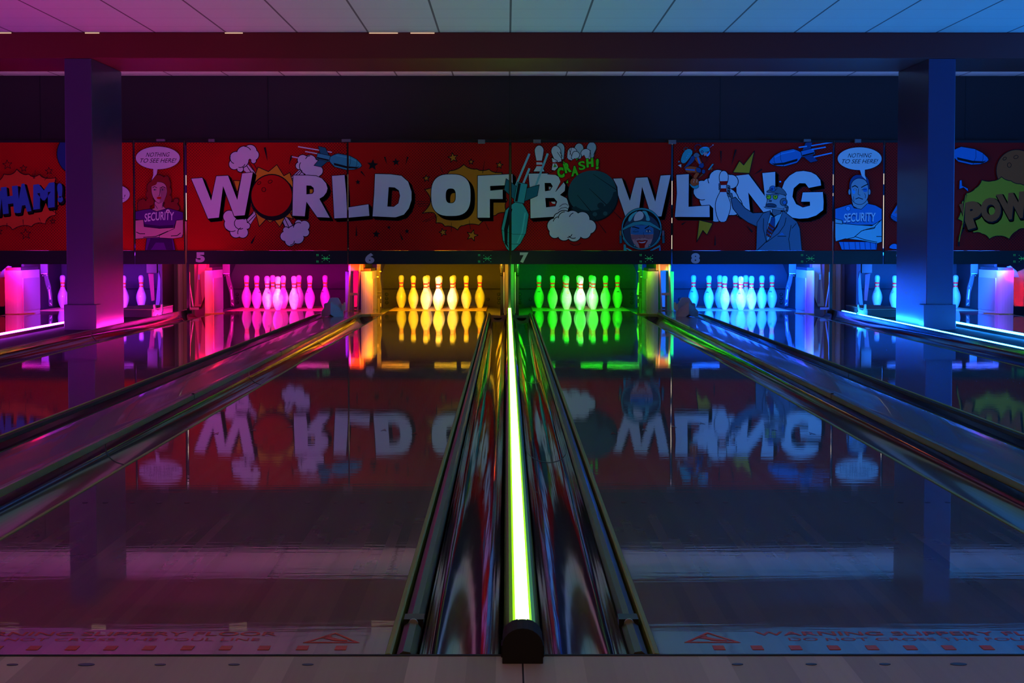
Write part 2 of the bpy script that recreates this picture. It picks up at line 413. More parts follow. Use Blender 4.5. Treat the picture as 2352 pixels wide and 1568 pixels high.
def crest(kind, ang):
    mb = MB()
    def put(poly, mi=0):
        n = len(mb.v)
        # subdivide polygon fan on the curved surface
        for (u, z) in poly:
            r = rad(z) + .0012; a = ang + u / r
            mb.v.append((r * math.sin(a), -r * math.cos(a), z))
        for t_ in tessellate_polygon([[Vector((p[0], p[1], 0)) for p in poly]]):
            mb.f.append([n + i for i in t_]); mb.mi.append(0); mb.sm.append(True)
    if kind == 'orange':
        put([(-.020, .200), (-.008, .204), (-.010, .199), (-.015, .196)]); put([(.020, .200), (.008, .204), (.010, .199), (.015, .196)])
        put([(-.017, .193), (-.009, .193), (0, .180), (-.002, .174)]); put([(.017, .193), (.009, .193), (0, .180), (.002, .174)])
        put([(-.005, .204), (0, .211), (.005, .204), (0, .200)])
    elif kind == 'crown':
        put([(-.014, .180), (-.016, .196), (-.008, .189), (0, .200), (.008, .189), (.016, .196), (.014, .180)])
    else:
        for z in (.176, .183, .190, .197): put([(-.012 + (z - .17) * .3, z), (.014, z + .002), (.014, z + .0045), (-.012, z + .0025)])
    me = mb.mesh('crest_mark'); me.materials.append(M_orange if kind == 'orange' else M_darkmark); return me
CR = {}
def get_crest(kind, ang):
    if (kind, ang) not in CR: CR[(kind, ang)] = crest(kind, ang)
    return CR[(kind, ang)]
SP = .3048; RH = SP * math.sin(PI / 3)
SPOTS = [(0, 0, 'head pin standing foremost')]
SPOTS += [(-.5, 1, 'left pin of the second row'), (.5, 1, 'right pin of the second row')]
SPOTS += [(-1, 2, 'left pin of the third row'), (0, 2, 'middle pin of the third row'), (1, 2, 'right pin of the third row')]
SPOTS += [(-1.5, 3, 'leftmost pin of the back row'), (-.5, 3, 'second pin from the left in the back row'), (.5, 3, 'third pin from the left in the back row'), (1.5, 3, 'rightmost pin of the back row')]
deck_me = MB().box(-HW - .0, HW + .0, YD + .001, 19.72, -.05, 0).mesh('deck_boards'); deck_me.materials.append(M_deck)
# the pattern pin
P0 = thing('bowling_pin', '', 'bowling pin')
link('pin_body', pin_me, P0); link('neck_band', b1, P0); link('neck_band', b2, P0)
def crest_for(n, i):
    R_ = random.Random(n * 31 + i)
    if n == 7: return ('crown' if i in (6, 9) else 'orange', {0: .0, 1: .35, 2: .05, 3: -.9, 5: -.8, 6: 0, 9: .1}.get(i, R_.uniform(-1, 1)))
    if n == 6: return ('lines', {0: -1.1, 9: -.3, 5: -.25, 6: .9, 3: -.8, 1: 0}.get(i, R_.uniform(-1, 1)))
    if n == 8: return ('lines' if i % 3 else 'crown', R_.choice((-.9, -.5, .8)))
    if n == 4 or n == 9: return ('orange', R_.choice((-.3, .7, -.8)))
    return ('crown' if i % 2 else 'lines', R_.choice((-.7, .5, .9)))
first = True
# lane number strips say 5..9; lane words for pins
for n in range(4, 10):
    for i, (u, r, w) in enumerate(SPOTS):
        loc = (LC[n] + u * SP, 18.29 + r * RH, 0)
        if first: p = P0; p.location = loc; first = False
        else: p = copy_tree(P0, loc=loc)
        for ch in list(p.children):
            if ch.name.startswith('crest'): bpy.data.objects.remove(ch)
        p['label'] = 'bowling pin in %s light, %s' % (HUE[n], w)
        p['group'] = pins_group(n)
for p in [o for o in COL.objects if o.name.startswith('bowling_pin') and o.parent is None]:
    n = min(LC, key=lambda q: abs(LC[q] - p.location.x))
    i = min(range(10), key=lambda q: (LC[n] + SPOTS[q][0] * SP - p.location.x) ** 2 + (18.29 + SPOTS[q][1] * RH - p.location.y) ** 2)
    kd, an = crest_for(n, i); link('crest_mark', get_crest(kd, an), p)
for n in range(4, 10):
    d = thing('pin_deck', 'wooden pin deck under the %s-lit pins' % HUE[n], 'pin deck', (LC[n], 0, 0), 'pin decks')
    link('deck_boards', deck_me, d)
    MB().box(-HW, HW, YD + .001, YD + .007, -.01, .0006).build('deck_joint', M_dmetal, d)
    for s in (-1, 1):
        MB().prism([(s * (HW + .003), -.012), (s * (HW + .15), -.03), (s * (HW + .255), -.012), (s * (HW + .255), -.05), (s * (HW + .003), -.05)], 18.05 if s * (n - 6.5) > 0 else 17.36, 19.72).build('flat_gutter', M_plate, d)
    # pit cushion
    c = thing('pit_cushion', 'dark pit cushion board behind the %s-lit pins' % HUE[n], 'pit cushion', (LC[n], 19.86, 0), 'pit cushions')
    up = [(-.745, .205), (-.745, .37), (-.69, .50), (-.66, .64), (.66, .64), (.69, .50), (.745, .37), (.745, .205)]
    MB().prism(up, -.0, .04).build('upper_board', M_board, c)
    MB().prism([(-.745, .19), (-.72, -.1), (.72, -.1), (.745, .19)], .01, .05).build('lower_board', M_board2, c)
    MB().box(-.76, .76, .045, .06, -.1, .64).build('backing', M_matte, c)
    for s in (-1, 1):
        for (x, z) in ((.675, .135), (.675, .085), (.675, .035), (.545, .075)):
            MB().ball((s * x, .0, z), .021, 10).build('rubber_stud', M_stud, c)
# ---------------------------------------------------------------- kickbacks and pinsetter parts, mirrored about the middle divider
def mx(s, px, Y, z=.3):
    """x for a column measured on the left half (s=-1); the right half is its mirror image about CX"""
    x = atx(px, Y, z)
    return x if s < 0 else 2 * CX - x
def zz(px, py, Y): return at(px, py, Y)[1]
SIDE = {-1: 'left', 1: 'right'}
NEAR = {(-1, 5): 'magenta', (1, 5): 'cyan', (-1, 6): 'yellow', (1, 6): 'green', (-1, 4): 'violet', (1, 4): 'deep blue'}
for s in (-1, 1):
    for n, (c0, c1, p1, Yb) in {5: (475, 489, 512, 17.95), 6: (834, 854, 865, 17.80), 4: (22, 52, 92, 17.94)}.items():
        xi = mx(s, p1, Yb); xo = mx(s, c0, 17.25)
        # distance at which the inner face's front edge is seen at c1
        Yf = (Yb + D0) * abs(p1 - 1164.25) / abs(c1 - 1164.25) - D0
        k = thing('kickback', 'smooth %s kickback shell at the outer side of the %s-lit pins' % ('upright', NEAR[(s, n)]), 'kickback panel', (xi, Yf, 0), 'kickback shells beside the pins')
        W = xo - xi; dy = Yb - Yf; zt = zz(c1, 621 if n != 6 else 623, Yf)
        cur = [(W * (1 - math.cos(t * PI / 16)) , -.0 + (-.10) * math.sin(t * PI / 16) + .0) for t in range(0, 9)]
        pts = [(0, dy), (0, 0)] + cur[1:] + [(W * 1.12, .12), (W * 1.15, dy)]
        MB().prism(pts, .0005 if n == 4 else -.10, zt, 'z', smooth=False).build('shell', M_kick, k, bevel=.006)
        sg = -s * .004
        MB().box(-s * .0005, -s * .006, .02, dy - .01, .03, zt - .085).build('cover_panel', M_kick2, k)
        MB().box(-s * .0005, -s * .010, .0, .018, .0, zt - .08).build('corner_strip', M_kick, k)
        MB().box(W * .1, W * 1.1, .0, dy, zt, zt + .03).build('top_rail', M_dmetal, k)
        # end lip of the gutter curling round the shell foot
        MB().prism([(W * .9, -.16), (0, -.14), (-s * .05, -.02), (-s * .10, .10), (-s * .10, .16), (0, .1), (W, .02)], .0008 if n == 4 else -.02, .008, 'z').build('foot_lip', M_trim, k)
        # dark side wall behind the shell
        w = thing('side_wall', 'dark pinsetter side wall behind the kickback shell of the %s-lit pins' % NEAR[(s, n)], 'machine wall', (xi, Yb, 0), 'pinsetter side walls')
        MB().box(s * .17, s * .20, .0, 1.8, -.1, .62).build('wall_board', M_board, w)
        # swing arm
        if n in (5, 4):
            dx = {5: 0, 4: -417}[n]; Ya = 18.15
            A = [(513, 600), (530, 600), (528, 626), (530, 640), (535, 660), (537, 690), (537, 703), (530, 703), (528, 672), (522, 650), (518, 626), (513, 612)]
            q = [(mx(s, x + dx, Ya), zz(x, y, Ya)) for x, y in A]; base = q[6][0]
            a = thing('sweep_arm', 'curved dark metal pinsetter arm beside the %s-lit pins' % NEAR[(s, n)], 'machine arm', (base, Ya, 0), 'pinsetter arms')
            MB().prism([(x - base, z) for x, z in q], -.02, .02).build('arm', M_dmetal, a, bevel=.003)
            X = lambda px: mx(s, px + dx, Ya) - base
            MB().box(X(513), X(530), -.05, -.021, zz(0, 628, Ya), .62).build('top_housing', mat('housing_grey', (.07, .06, .055), .5), a, bevel=.004)
            MB().box(X(515), X(529), -.056, -.05, zz(0, 629, Ya), zz(0, 627.5, Ya)).build('housing_seam', M_metal, a)
            MB().prism([(X(530.5), zz(0, 664, Ya)), (X(532.5), zz(0, 664, Ya)), (X(535.5), zz(0, 687, Ya)), (X(532.5), zz(0, 688, Ya))], -.03, -.021).build('guide_strip', M_metal, a)
            MB().prism([(X(532), zz(0, 695, Ya)), (X(534), zz(0, 695, Ya)), (X(537.5), zz(0, 699.5, Ya)), (X(536), zz(0, 700, Ya))], -.03, -.021).build('foot_clip', M_metal, a)
            for (bx, by) in ((517.5, 633), (526.5, 632), (531, 657), (529, 661)):
                MB().ball((X(bx), -.022, zz(0, by, Ya)), .006, 8).build('bolt', M_metal, a)
            # rubber corner block in front
        else:
            Ya = 17.95
            base = mx(s, 870, Ya)
            a = thing('sweep_arm', 'upright dark chain arm with metal links beside the %s-lit pins' % NEAR[(s, n)], 'machine arm', (base, Ya, 0), 'pinsetter arms')
            X = lambda px: mx(s, px, Ya) - base
            MB().prism([(X(865.5), .62), (X(876), .62), (X(874), zz(0, 640, Ya)), (X(877), zz(0, 664, Ya)), (X(876.5), zz(0, 700, Ya)), (X(875.5), -.02), (X(868), -.02), (X(865.5), zz(0, 705, Ya))], -.02, .02).build('arm', M_dmetal, a, bevel=.003)
            for (x0, x1, y0, y1) in ((866, 871, 614, 632), (872, 876.5, 622.5, 624), (866, 870, 634, 637), (866.5, 875.5, 668, 670), (866.5, 875.5, 676, 677.5), (873.5, 875.5, 681, 686), (867.5, 872.5, 685, 722), (874, 875.5, 696, 704)):
                MB().box(X(x0), X(x1), -.032, -.021, zz(0, y1, Ya), zz(0, y0, Ya)).build('link_plate', M_metal if x1 - x0 < 8 and y0 != 614 and y0 != 685 else mat('housing_grey', (0, 0, 0)), a)
            if s > 0:
                MB().prism([(X(873), zz(0, 649, Ya)), (X(875.5), zz(0, 649, Ya)), (X(878.5), zz(0, 676, Ya)), (X(874), zz(0, 677, Ya))], -.036, -.0325).build('guide_strip', mat('bright_strip', (.8, .78, .72), .4), a)
    # --- the ball-return bay between the paired lanes
    pr = 'magenta and yellow' if s < 0 else 'green and cyan'
    Y0 = 16.98
    base = mx(s, 815, Y0)
    X = lambda px, Y=Y0: mx(s, px, Y) - base
    f = thing('ball_lift_frame', 'narrow tan ladder frame in the ball-return bay between the %s lanes' % pr, 'machine frame', (base, Y0, 0), 'ball lift frames')
    zt = .60; z0 = .03
    MB().prism([(X(803.5), zt), (X(806.5), zt), (X(802.5), z0), (X(798.5), z0)], -.012, .012).build('upright', M_tan, f)
    MB().prism([(X(826.5), zt), (X(829.8), zt), (X(823), z0), (X(819.5), z0)], -.012, .012).build('upright', M_tan, f)
    MB().box(X(803), X(821), -.006, .010, zz(0, 678, Y0), zz(0, 672.5, Y0)).build('crossbar', M_tan, f)
    MB().box(X(808.5), X(813), .0, .012, z0, zz(0, 678, Y0)).build('slat', mat('dark_timber', (.16, .12, .08), .6), f)
    MB().box(X(800), X(834), .014, .05, zz(0, 621, Y0), zt).build('head_block', M_brown, f)
    e = thing('bay_end_plate', 'curved end plate of the ball-return capping between the %s lanes' % pr, 'end plate', (base, 17.07, 0), 'bay end plates')
    MB().prism([(X(790), 0)] + [(X(792 + 50 * i / 10), .035 + .015 * math.sin(PI * i / 10)) for i in range(11)] + [(X(844), 0)], .0, .02).build('plate', mat('plate_tan', (.36, .27, .2), .4), e)
    v = thing('bay_column', 'slim rounded column in the ball-return bay right beside the %s-lit pins' % ('magenta' if s < 0 else 'cyan'), 'machine column', (mx(s, 797, 17.3), 17.3, 0), 'bay columns')
    XX = lambda px: mx(s, px, 17.3) - mx(s, 797, 17.3)
    MB().prism([(XX(793), .0), (XX(794), -.02), (XX(798), -.032), (XX(802), -.02), (XX(803), 0), (XX(803), .5), (XX(794), .5)], -.1, zz(0, 623.5, 17.3), 'z').build('column', M_kick, v)
    d = thing('ball_door', 'rounded painted ball door in the bay between the %s lanes' % pr, 'ball door', (mx(s, 818, 18.1), 18.1, 0), 'ball doors')
    XX = lambda px: mx(s, px, 18.1) - mx(s, 818, 18.1)
    MB().prism([(XX(px_), zz(0, py_, 18.1)) for px_, py_ in [(803, 612), (823, 612), (825, 640), (827.5, 660), (826, 685), (820, 705), (806, 705), (803, 680)]], -.02, .0).build('door', M_redp, d, bevel=.004)
    MB().box(XX(800), XX(838), .03, .06, -.1, .64).build('back_panel', mat('bay_back', (.30, .04, .04), .6), d)
    MB().ball((XX(824), -.02, zz(0, 613, 18.1)), .05, 10).build('guard_lobe', M_yel, d)
    # --- bay between lanes 4|5 and 8|9
    pr = 'left' if s < 0 else 'right'
    Yw = 18.6
    w = thing('partition_board', 'dark grey partition board in the service bay beside the %s pillar' % pr, 'partition', (mx(s, 390, Yw), Yw, 0), 'partition boards')
    XX = lambda px: mx(s, px, Yw) - mx(s, 390, Yw)
    MB().box(XX(362), XX(410), 0, .03, -.14, 1.0).build('board', mat('partition_grey', (.07, .05, .055), .8), w)
    MB().prism([(XX(408), -.02), (XX(411), -.045), (XX(417), -.05), (XX(421), -.03), (XX(421), 0), (XX(408), 0)], -.14, 1.0, 'z').build('corner_post', M_tan, w)
    MB().box(XX(421), XX(452), .0, .03, -.14, 1.0).build('ply_panel', M_brown, w)
    sw = thing('side_wall', 'dark board closing the service bay towards the %s-lit pins' % ('violet' if s < 0 else 'deep blue'), 'machine wall', (CX + s * 3.83, 17.85, 0), 'pinsetter side walls')
    MB().box(-.01, .01, 0, 1.2, -.1, .8).build('wall_board', mat('partition_grey', (0, 0, 0)), sw)
    dd = thing('ball_door', 'rounded red ball door at the very %s picture edge' % pr, 'ball door', (mx(s, 5, 17.8), 17.8, 0), 'ball doors')
    XX = lambda px: mx(s, px, 17.8) - mx(s, 5, 17.8)
    MB().prism([(XX(a_), zz(0, b__, 17.8)) for a_, b__ in [(-40, 606), (8, 625), (14, 645), (20, 672), (20, 690), (10, 704), (-40, 704)]], -.02, .0).build('door', M_redp, dd, bevel=.004)
    MB().prism([(XX(a_), zz(0, b__, 17.8)) for a_, b__ in [(1, 637), (18, 636), (30, 612), (22, 610), (8, 622)]], -.05, -.025).build('guide_flap', M_kick, dd)
    Yp = 16.76
    p = thing('mask_support_post', 'thin black post holding up the artwork panels beside the %s pillar' % pr, 'post', (mx(s, 432, Yp), Yp, .02), 'thin black posts')
    XX = lambda px: mx(s, px, Yp) - mx(s, 432, Yp)
    MB().box(XX(429), XX(435), 0, .03, 0, .53).build('post', M_black, p)
    MB().box(XX(426), XX(441), -.02, .06, 0, .035).build('foot', M_black, p, bevel=.004)
    b_ = thing('brace', 'thin V-shaped painted brace leaning at the black post beside the %s pillar' % pr, 'brace', (mx(s, 436, 17.05), 17.05, .03), 'braces')
    XX = lambda px: mx(s, px, 17.05) - mx(s, 436, 17.05)
    Z = lambda py: zz(0, py, 17.05) - .03
    MB().prism([(XX(434.5), Z(625)), (XX(436.5), Z(625)), (XX(437), Z(708)), (XX(434.5), Z(708))], -.008, .008).build('rod', M_kick, b_)
    MB().prism([(XX(435), Z(650)), (XX(436.5), Z(650)), (XX(445), Z(704)), (XX(442.5), Z(704))], -.008, .008).build('rod', M_kick, b_)
    MB().box(XX(435), XX(456), -.015, .02, Z(711), Z(706)).build('base_bar', M_kick, b_)
    d = thing('ball_door', 'rounded painted ball door beside the %s-lit kickback near the %s pillar' % ('magenta' if s < 0 else 'cyan', pr), 'ball door', (mx(s, 462, 17.7), 17.7, 0), 'ball doors')
    XX = lambda px: mx(s, px, 17.7) - mx(s, 462, 17.7)
    MB().prism([(XX(a_), zz(0, b__, 17.7)) for a_, b__ in [(457, 606), (476, 606), (474, 640), (471, 680), (462, 704), (447, 704), (452, 660), (455, 630)]], -.02, .0).build('door', M_redp, d, bevel=.004)
    MB().box(XX(456), XX(460), -.03, -.02, zz(0, 642, 17.7), zz(0, 630, 17.7)).build('latch', M_kick, d)
    MB().prism([(XX(457), zz(0, 642, 17.7)), (XX(461), zz(0, 642, 17.7)), (XX(464), zz(0, 697, 17.7)), (XX(457), zz(0, 697, 17.7))], -.03, -.021).build('chute', mat('bay_back', (0, 0, 0)), d)
    MB().box(XX(446), XX(480), .03, .05, -.1, .64).build('back_panel', mat('bay_back', (0, 0, 0)), d)
    # far-side arm of lane 4/9 next to the bay
    Yq = 18.0
    q = thing('guide_arm', 'slanted arm hanging at the bay side of the %s-lit pins' % ('violet' if s < 0 else 'deep blue'), 'machine arm', (mx(s, 358, Yq), Yq, 0), 'guide arms')
    XX = lambda px: mx(s, px, Yq) - mx(s, 358, Yq)
    MB().prism([(XX(px_), zz(0, py_, Yq)) for px_, py_ in [(366, 621), (370, 640), (369, 690), (362, 714), (351, 716), (358, 700), (362, 660)]], -.02, .02).build('arm', M_kick2, q, bevel=.003)
    MB().box(XX(339), XX(363), -.05, .02, zz(0, 627, Yq), .62).build('head_housing', mat('housing_brown', (.08, .06, .03), .6), q, bevel=.004)
    MB().prism([(XX(340), zz(0, 628, Yq)), (XX(352), zz(0, 628, Yq)), (XX(354), zz(0, 690, Yq)), (XX(347), zz(0, 691, Yq))], .03, .05).build('drop_plate', mat('bay_back', (0, 0, 0)), q)
    # dark end box on the shelf behind the pillar
    Yx = 15.6
    q = thing('end_box', 'low dark end box on the shelf behind the %s pillar' % pr, 'box', (mx(s, 315, Yx), Yx, .022), 'end boxes')
    XX = lambda px: mx(s, px, Yx) - mx(s, 315, Yx)
    MB().box(XX(268), XX(349), 0, 1.2, 0, .075).build('box_body', mat('box_black', (.03, .028, .03), .5), q, bevel=.005)
    MB().box(XX(268), XX(350), -.01, 1.2, .0755, .085).build('box_lid', mat('lid_tan', (.22, .16, .12), .5), q, bevel=.003)
    # X shaped sensor bracket
    Yk = 15.4
    q = thing('sensor_bracket', 'small forked sensor bracket on the shelf beside the %s pillar' % pr, 'bracket', (mx(s, 363, Yk), Yk, .03), 'forked sensor brackets')
    u = .0042
    A = [(-13, 0), (-12, 12), (-9, 14), (-12, 27), (-10, 31), (-7, 30), (-5, 19), (2, 17), (6, 20), (8, 31), (12, 31), (12, 14), (10, 11), (13, 3), (11, 0), (5, 0), (3, 6), (-2, 10), (-6, 6), (-6, 0)]
    MB().prism([(x * u * .92, z * u) for x, z in A], -.02, .02).build('fork', mat('bracket_white', (.5, .5, .5), .5), q, bevel=.002)
    # grey sensor hood on the ball-return capping
    Yh = 15.55
    lab = 'grey faceted sensor hood on the capping between the %s lanes' % ('magenta and yellow' if s < 0 else 'green and cyan')
    base, z0 = mx(s, 764.5, Yh, .03), .033
    q = thing('sensor_hood', lab, 'sensor hood', (base, Yh, z0))
    X = lambda u_: (mx(s, 500 + u_ * .17857, Yh, .1) - base)
    Z = lambda v_: at(765, 570 + v_ * .17857, Yh)[1] - z0
    back = [(1325, 893), (1330, 820), (1345, 805), (1360, 790), (1362, 735), (1375, 722), (1400, 722), (1440, 655), (1460, 650), (1530, 650), (1545, 658), (1580, 728), (1600, 740), (1605, 800), (1610, 893)]
    zb = [(X(a_), Z(b__)) for a_, b__ in back]; zlow = min(p_[1] for p_ in zb)
    zb = [(x, z - zlow) for x, z in zb]
    MB().prism(zb, .05, .11).build('back_shell', M_grey, q, bevel=.003)
    # wedge with two facets meeting in a vertical ridge
    mb = MB(); xr = X(1458); zl = lambda v_: Z(v_) - zlow
    V = [(X(1328), .055, zl(893)), (X(1345), .055, zl(805)), (xr, -.03, zl(715)), (xr, -.06, zl(860)), (X(1415), -.04, zl(893)), (X(1500), -.04, zl(893)), (X(1605), .055, zl(893)), (X(1602), .055, zl(805)), (xr, .06, zl(700))]
    mb.v = V; mb.f = [[0, 1, 2, 3, 4], [3, 2, 7, 6, 5], [1, 8, 2], [2, 8, 7], [0, 8, 1], [8, 6, 7], [0, 6, 8]]; mb.mi = [0] * 7; mb.sm = [False] * 7
    mb.build('front_wedge', M_grey, q)
    MB().prism([(X(1587), zl(800)), (X(1592), zl(728)), (X(1600), zl(735)), (X(1608), zl(760)), (X(1618), zl(712)), (X(1634), zl(712)), (X(1636), zl(790)), (X(1622), zl(818)), (X(1600), zl(818))], .03, .10).build('side_clip', mat('clip_pale', (.7, .55, .35), .5), q)
# middle post pair between the two middle lanes
t = thing('centre_post', 'slim upright post behind the far end of the middle light tube', 'post', (CX, 17.35, 0))
MB().box(-.012, .012, -.35, 2.4, -.1, 1.0).build('post', M_black, t)  # post lengthened into a board that keeps neighbouring pin lights apart
for s in (-1, 1):
    MB().box(s * .014, s * .048, .06, .75, -.1, .62).build('painted_flank', M_kick, t)
    MB().box(s * .055, s * .066, .05, .06, .0, .44).build('edge_rod', M_metal, t)
    MB().box(s * .060, s * .10, .10, .14, -.05, .62).build('side_board', M_black, t)
    MB().tube((s * .085, .07, .43), (s * .085, .07, .62), .014, 10, r1=.026).build('knuckle', M_metal, t)
    MB().tube((s * .085, .066, .40), (s * .085, .066, .43), .018, 10).build('collar', M_dmetal, t)
# pinsetter tables above the pins, seen in the lane reflections
for n in range(4, 10):
    q = thing('pinsetter_table', 'pale pinsetter table hanging above the %s-lit pins, mostly hidden by the artwork panels' % HUE[n], 'pinsetter', (LC[n], 18.0, .6), 'pinsetter tables')
    MB().box(-.70, .70, -.30, 1.7, .09, .14).build('table', M_dmetal, q)
    for (a_, b__) in ((-.60, -.30), (-.02, .22), (.27, .62)):
        MB().box(a_, b__, -.30, -.26, -.02, .085).build('front_plate', M_white, q)
    MB().box(-.72, .72, -.36, -.33, .02, .05).build('front_rail', M_metal, q)
    MB().box(-.68, .68, -1.12, -1.08, -.03, .03).build('light_bar', M_black, q)
    for x_ in (-.5, .5): MB().box(x_, x_ + .02, -1.08, -.36, .0, .02).build('bracket_arm', M_dmetal, q)
# ---------------------------------------------------------------- lamps at the pins
def area(name, loc, target, sx, sy, power, col, spread=150):
    l = bpy.data.lights.new(name, 'AREA'); l.shape = 'RECTANGLE'; l.size = sx; l.size_y = sy; l.energy = power; l.color = col; l.spread = math.radians(spread)
    o = bpy.data.objects.new(name, l); COL.objects.link(o); o.location = loc
    o.rotation_euler = (Vector(target) - Vector(loc)).to_track_quat('-Z', 'Y').to_euler(); return o
PINL = {4: ((.26, .02, 1.), 55), 5: ((1., .003, .66), 28), 6: ((1., .56, .001), 20), 7: ((.002, 1., .001), 18), 8: ((.001, .08, 1.), 170), 9: ((.001, .11, 1.), 130)}
HEADL = {4: ((.7, .45, 1.), .06), 5: ((1., .95, 1.), .26), 6: ((1., .85, 1.), .55), 7: ((.95, .6, 1.), .55), 8: ((1., .9, .9), .40), 9: ((.1, .8, 1.), .04)}
for n in range(4, 10):
    c, p = PINL[n]
    area('pin_light_%s' % HUE[n].replace(' ', '_'), (LC[n], 16.95, .60), (LC[n], 18.75, .10), 1.0, .05, p, c, 92)
    c, p = HEADL[n]
    area('pin_spot_%s' % HUE[n].replace(' ', '_'), (LC[n], 16.98, .585), (LC[n], 18.35, .19), .12, .05, p, c, 19)
def klamp(px, s, col, p, Y=16.9, z=.50, ty=17.6, tpx=None, tz=.2, sx=.16, spread=150):
    x = mx(s, px, Y); tx = mx(s, tpx if tpx is not None else px, ty)
    area('side_light', (x, Y, z), (tx, ty, tz), sx, .05, p * .9, col, spread)
klamp(520, -1, (1., .0, .045), 12, tpx=480)
klamp(470, -1, (1., .02, .02), 2.5, tpx=462)
klamp(434, -1, (1., .0, .30), 1.0, tpx=437, Y=16.9)
klamp(880, -1, (1., .20, .002), 13, tpx=850)
klamp(820, -1, (1., .06, .01), 1.3, tpx=822)
klamp(785, -1, (.45, .0, 1.), 1.2, tpx=800, spread=70)
klamp(130, -1, (.75, .0, .55), 7, tpx=70)
klamp(40, -1, (1., .0, .08), 6, tpx=15)
klamp(372, -1, (.32, .0, 1.), 2., tpx=365)
klamp(520, 1, (.05, .03, 1.), 14, tpx=480)
klamp(470, 1, (.0, .08, 1.), 5, tpx=462)
klamp(436, 1, (.0, .25, 1.), 3, tpx=437, Y=16.9)
klamp(880, 1, (.16, .5, .01), 2.6, tpx=850)
klamp(820, 1, (.3, .14, .05), 1.2, tpx=822)
klamp(785, 1, (.0, 1., .20), 1.6, tpx=800, spread=70)
klamp(130, 1, (.16, .04, 1.), 12, tpx=70)
klamp(40, 1, (.25, .05, 1.), 2.5, tpx=22)
klamp(8, 1, (1., .0, .05), 1.6, tpx=-6, spread=50)
klamp(12, -1, (1., .0, .04), 3, tpx=5)
klamp(372, 1, (.05, .0, 1.), 1.5, tpx=365)
area('centre_light', (CX - .08, 16.9, .5), (CX - .04, 17.8, .2), .06, .05, .2, (1., .20, .01), 80)
area('centre_light', (CX + .08, 16.9, .5), (CX + .04, 17.8, .2), .06, .05, .2, (.10, 1., .01), 80)
# dim work light in the service bays and behind the machines
for s in (-1, 1): area('bay_work_light', (mx(s, 392, 17.3), 17.3, 1.6), (mx(s, 405, 18.6), 18.6, .2), .5, .3, 2.2, (1., .72, .62), 160)
# ---------------------------------------------------------------- shell
ceil = N('ceiling_tiles')
tc = ceil.n('ShaderNodeTexCoord'); sp = ceil.n('ShaderNodeSeparateXYZ'); ceil.l(tc.outputs['Object'], sp.inputs[0])
fx = ceil.math('FRACT', ceil.math('ADD', ceil.math('DIVIDE', ceil.math('SUBTRACT', sp.outputs[0], CX + .0), .6), 40.5))
lx = ceil.math('LESS_THAN', ceil.math('ABSOLUTE', ceil.math('SUBTRACT', fx, .5)), .013)
fy = ceil.math('FRACT', ceil.math('DIVIDE', ceil.math('ADD', sp.outputs[1], 40.0), .6))
ly = ceil.math('MULTIPLY', ceil.math('LESS_THAN', ceil.math('ABSOLUTE', ceil.math('SUBTRACT', fy, .5)), .011), .35)
ceil.l(ceil.mix(ceil.math('MAXIMUM', lx, ly), (.70, .70, .68), (.16, .14, .14)), ceil.b.inputs['Base Color']); ceil.b.inputs['Roughness'].default_value = .85
H = 2.535
o = MB().box(-9, 9, -7, 17.35, H, H + .06).build('ceiling', ceil.m); struct(o)
o = MB().box(-9, 9, 17.30, 17.36, 1.80, H).build('wall_back', M_wallb); struct(o)
for x in (-4.98, -2.55, .028, 2.28, 4.9):
    MB().box(x - .003, x + .003, 17.296, 17.30, 1.8, H).build('panel_seam', M_matte, o)
o = MB().box(-9, 9, 20.4, 20.5, -.14, 3).build('wall_back', M_side); struct(o)
o = MB().box(-9.1, -9, -7, 20.5, -.14, 3).build('wall_left', M_side); struct(o)
o = MB().box(9, 9.1, -7, 20.5, -.14, 3).build('wall_right', M_side); struct(o)
o = MB().box(-9, 9, -7.1, -7, -.14, 3).build('wall_front', M_side); struct(o)
# beam and pillars
YP, YQ = 12.94, 14.22
b = thing('ceiling_beam', 'long dark red boxed beam crossing the ceiling on top of the two pillars', 'beam', (0, YP, 2.315))
MB().box(-8.98, 8.98, 0, YQ - YP, 0, H - 2.315 - .001).build('beam_casing', M_beam, b, bevel=.006)
for (a_, c_) in ((-30, 27), (196, 229), (517, 558), (848, 914), (943, 998)):
    x0, _ = at(a_, 79, YP); x1, _ = at(c_, 79, YP)
    MB().box(x0, x1, -.006, -.001, H - 2.315 - .012, H - 2.315 - .004).build('light_slit', mat('slit_glow', (.1, .1, .1), .5, emit=(1., .66, .42), es=.75), b)
for s, lab in ((-1, 'dark square-edged pillar at the left, glowing pink on its inner flank'), (1, 'dark square-edged pillar at the right, glowing blue on its inner flank')):
    xi = CX + s * 3.535; xo = CX + s * 3.765
    p = thing('pillar', lab, 'pillar', ((xi + xo) / 2, (YP + YQ) / 2, .022))
    w = abs(xo - xi) / 2; dp = (YQ - YP) / 2
    MB().box(-w, w, -dp, dp, 0, 2.315 - .022 - .001).build('shaft', M_pillar, p, bevel=.006)
    MB().box(-w - .022, w + .022, -dp - .02, -dp + .18, .0, .215).build('plinth', M_pillar, p, bevel=.004)

# warm house lamps over the bowlers' area behind the camera, and unseen coloured fill lights added at the sides
area('house_lamp', (0, -3.2, 2.45), (0, 1.5, 0), 5.0, .4, 22, (1., .50, .22), 160)
area('blue_fill', (7.6, 9.5, 1.3), (2.6, 16.7, 1.5), 1.0, .6, 60, (.01, .22, 1.), 90)
area('purple_fill', (-7.6, 9.5, 1.3), (-2.8, 16.7, 1.5), 1.0, .6, 12, (.62, .05, 1.), 90)

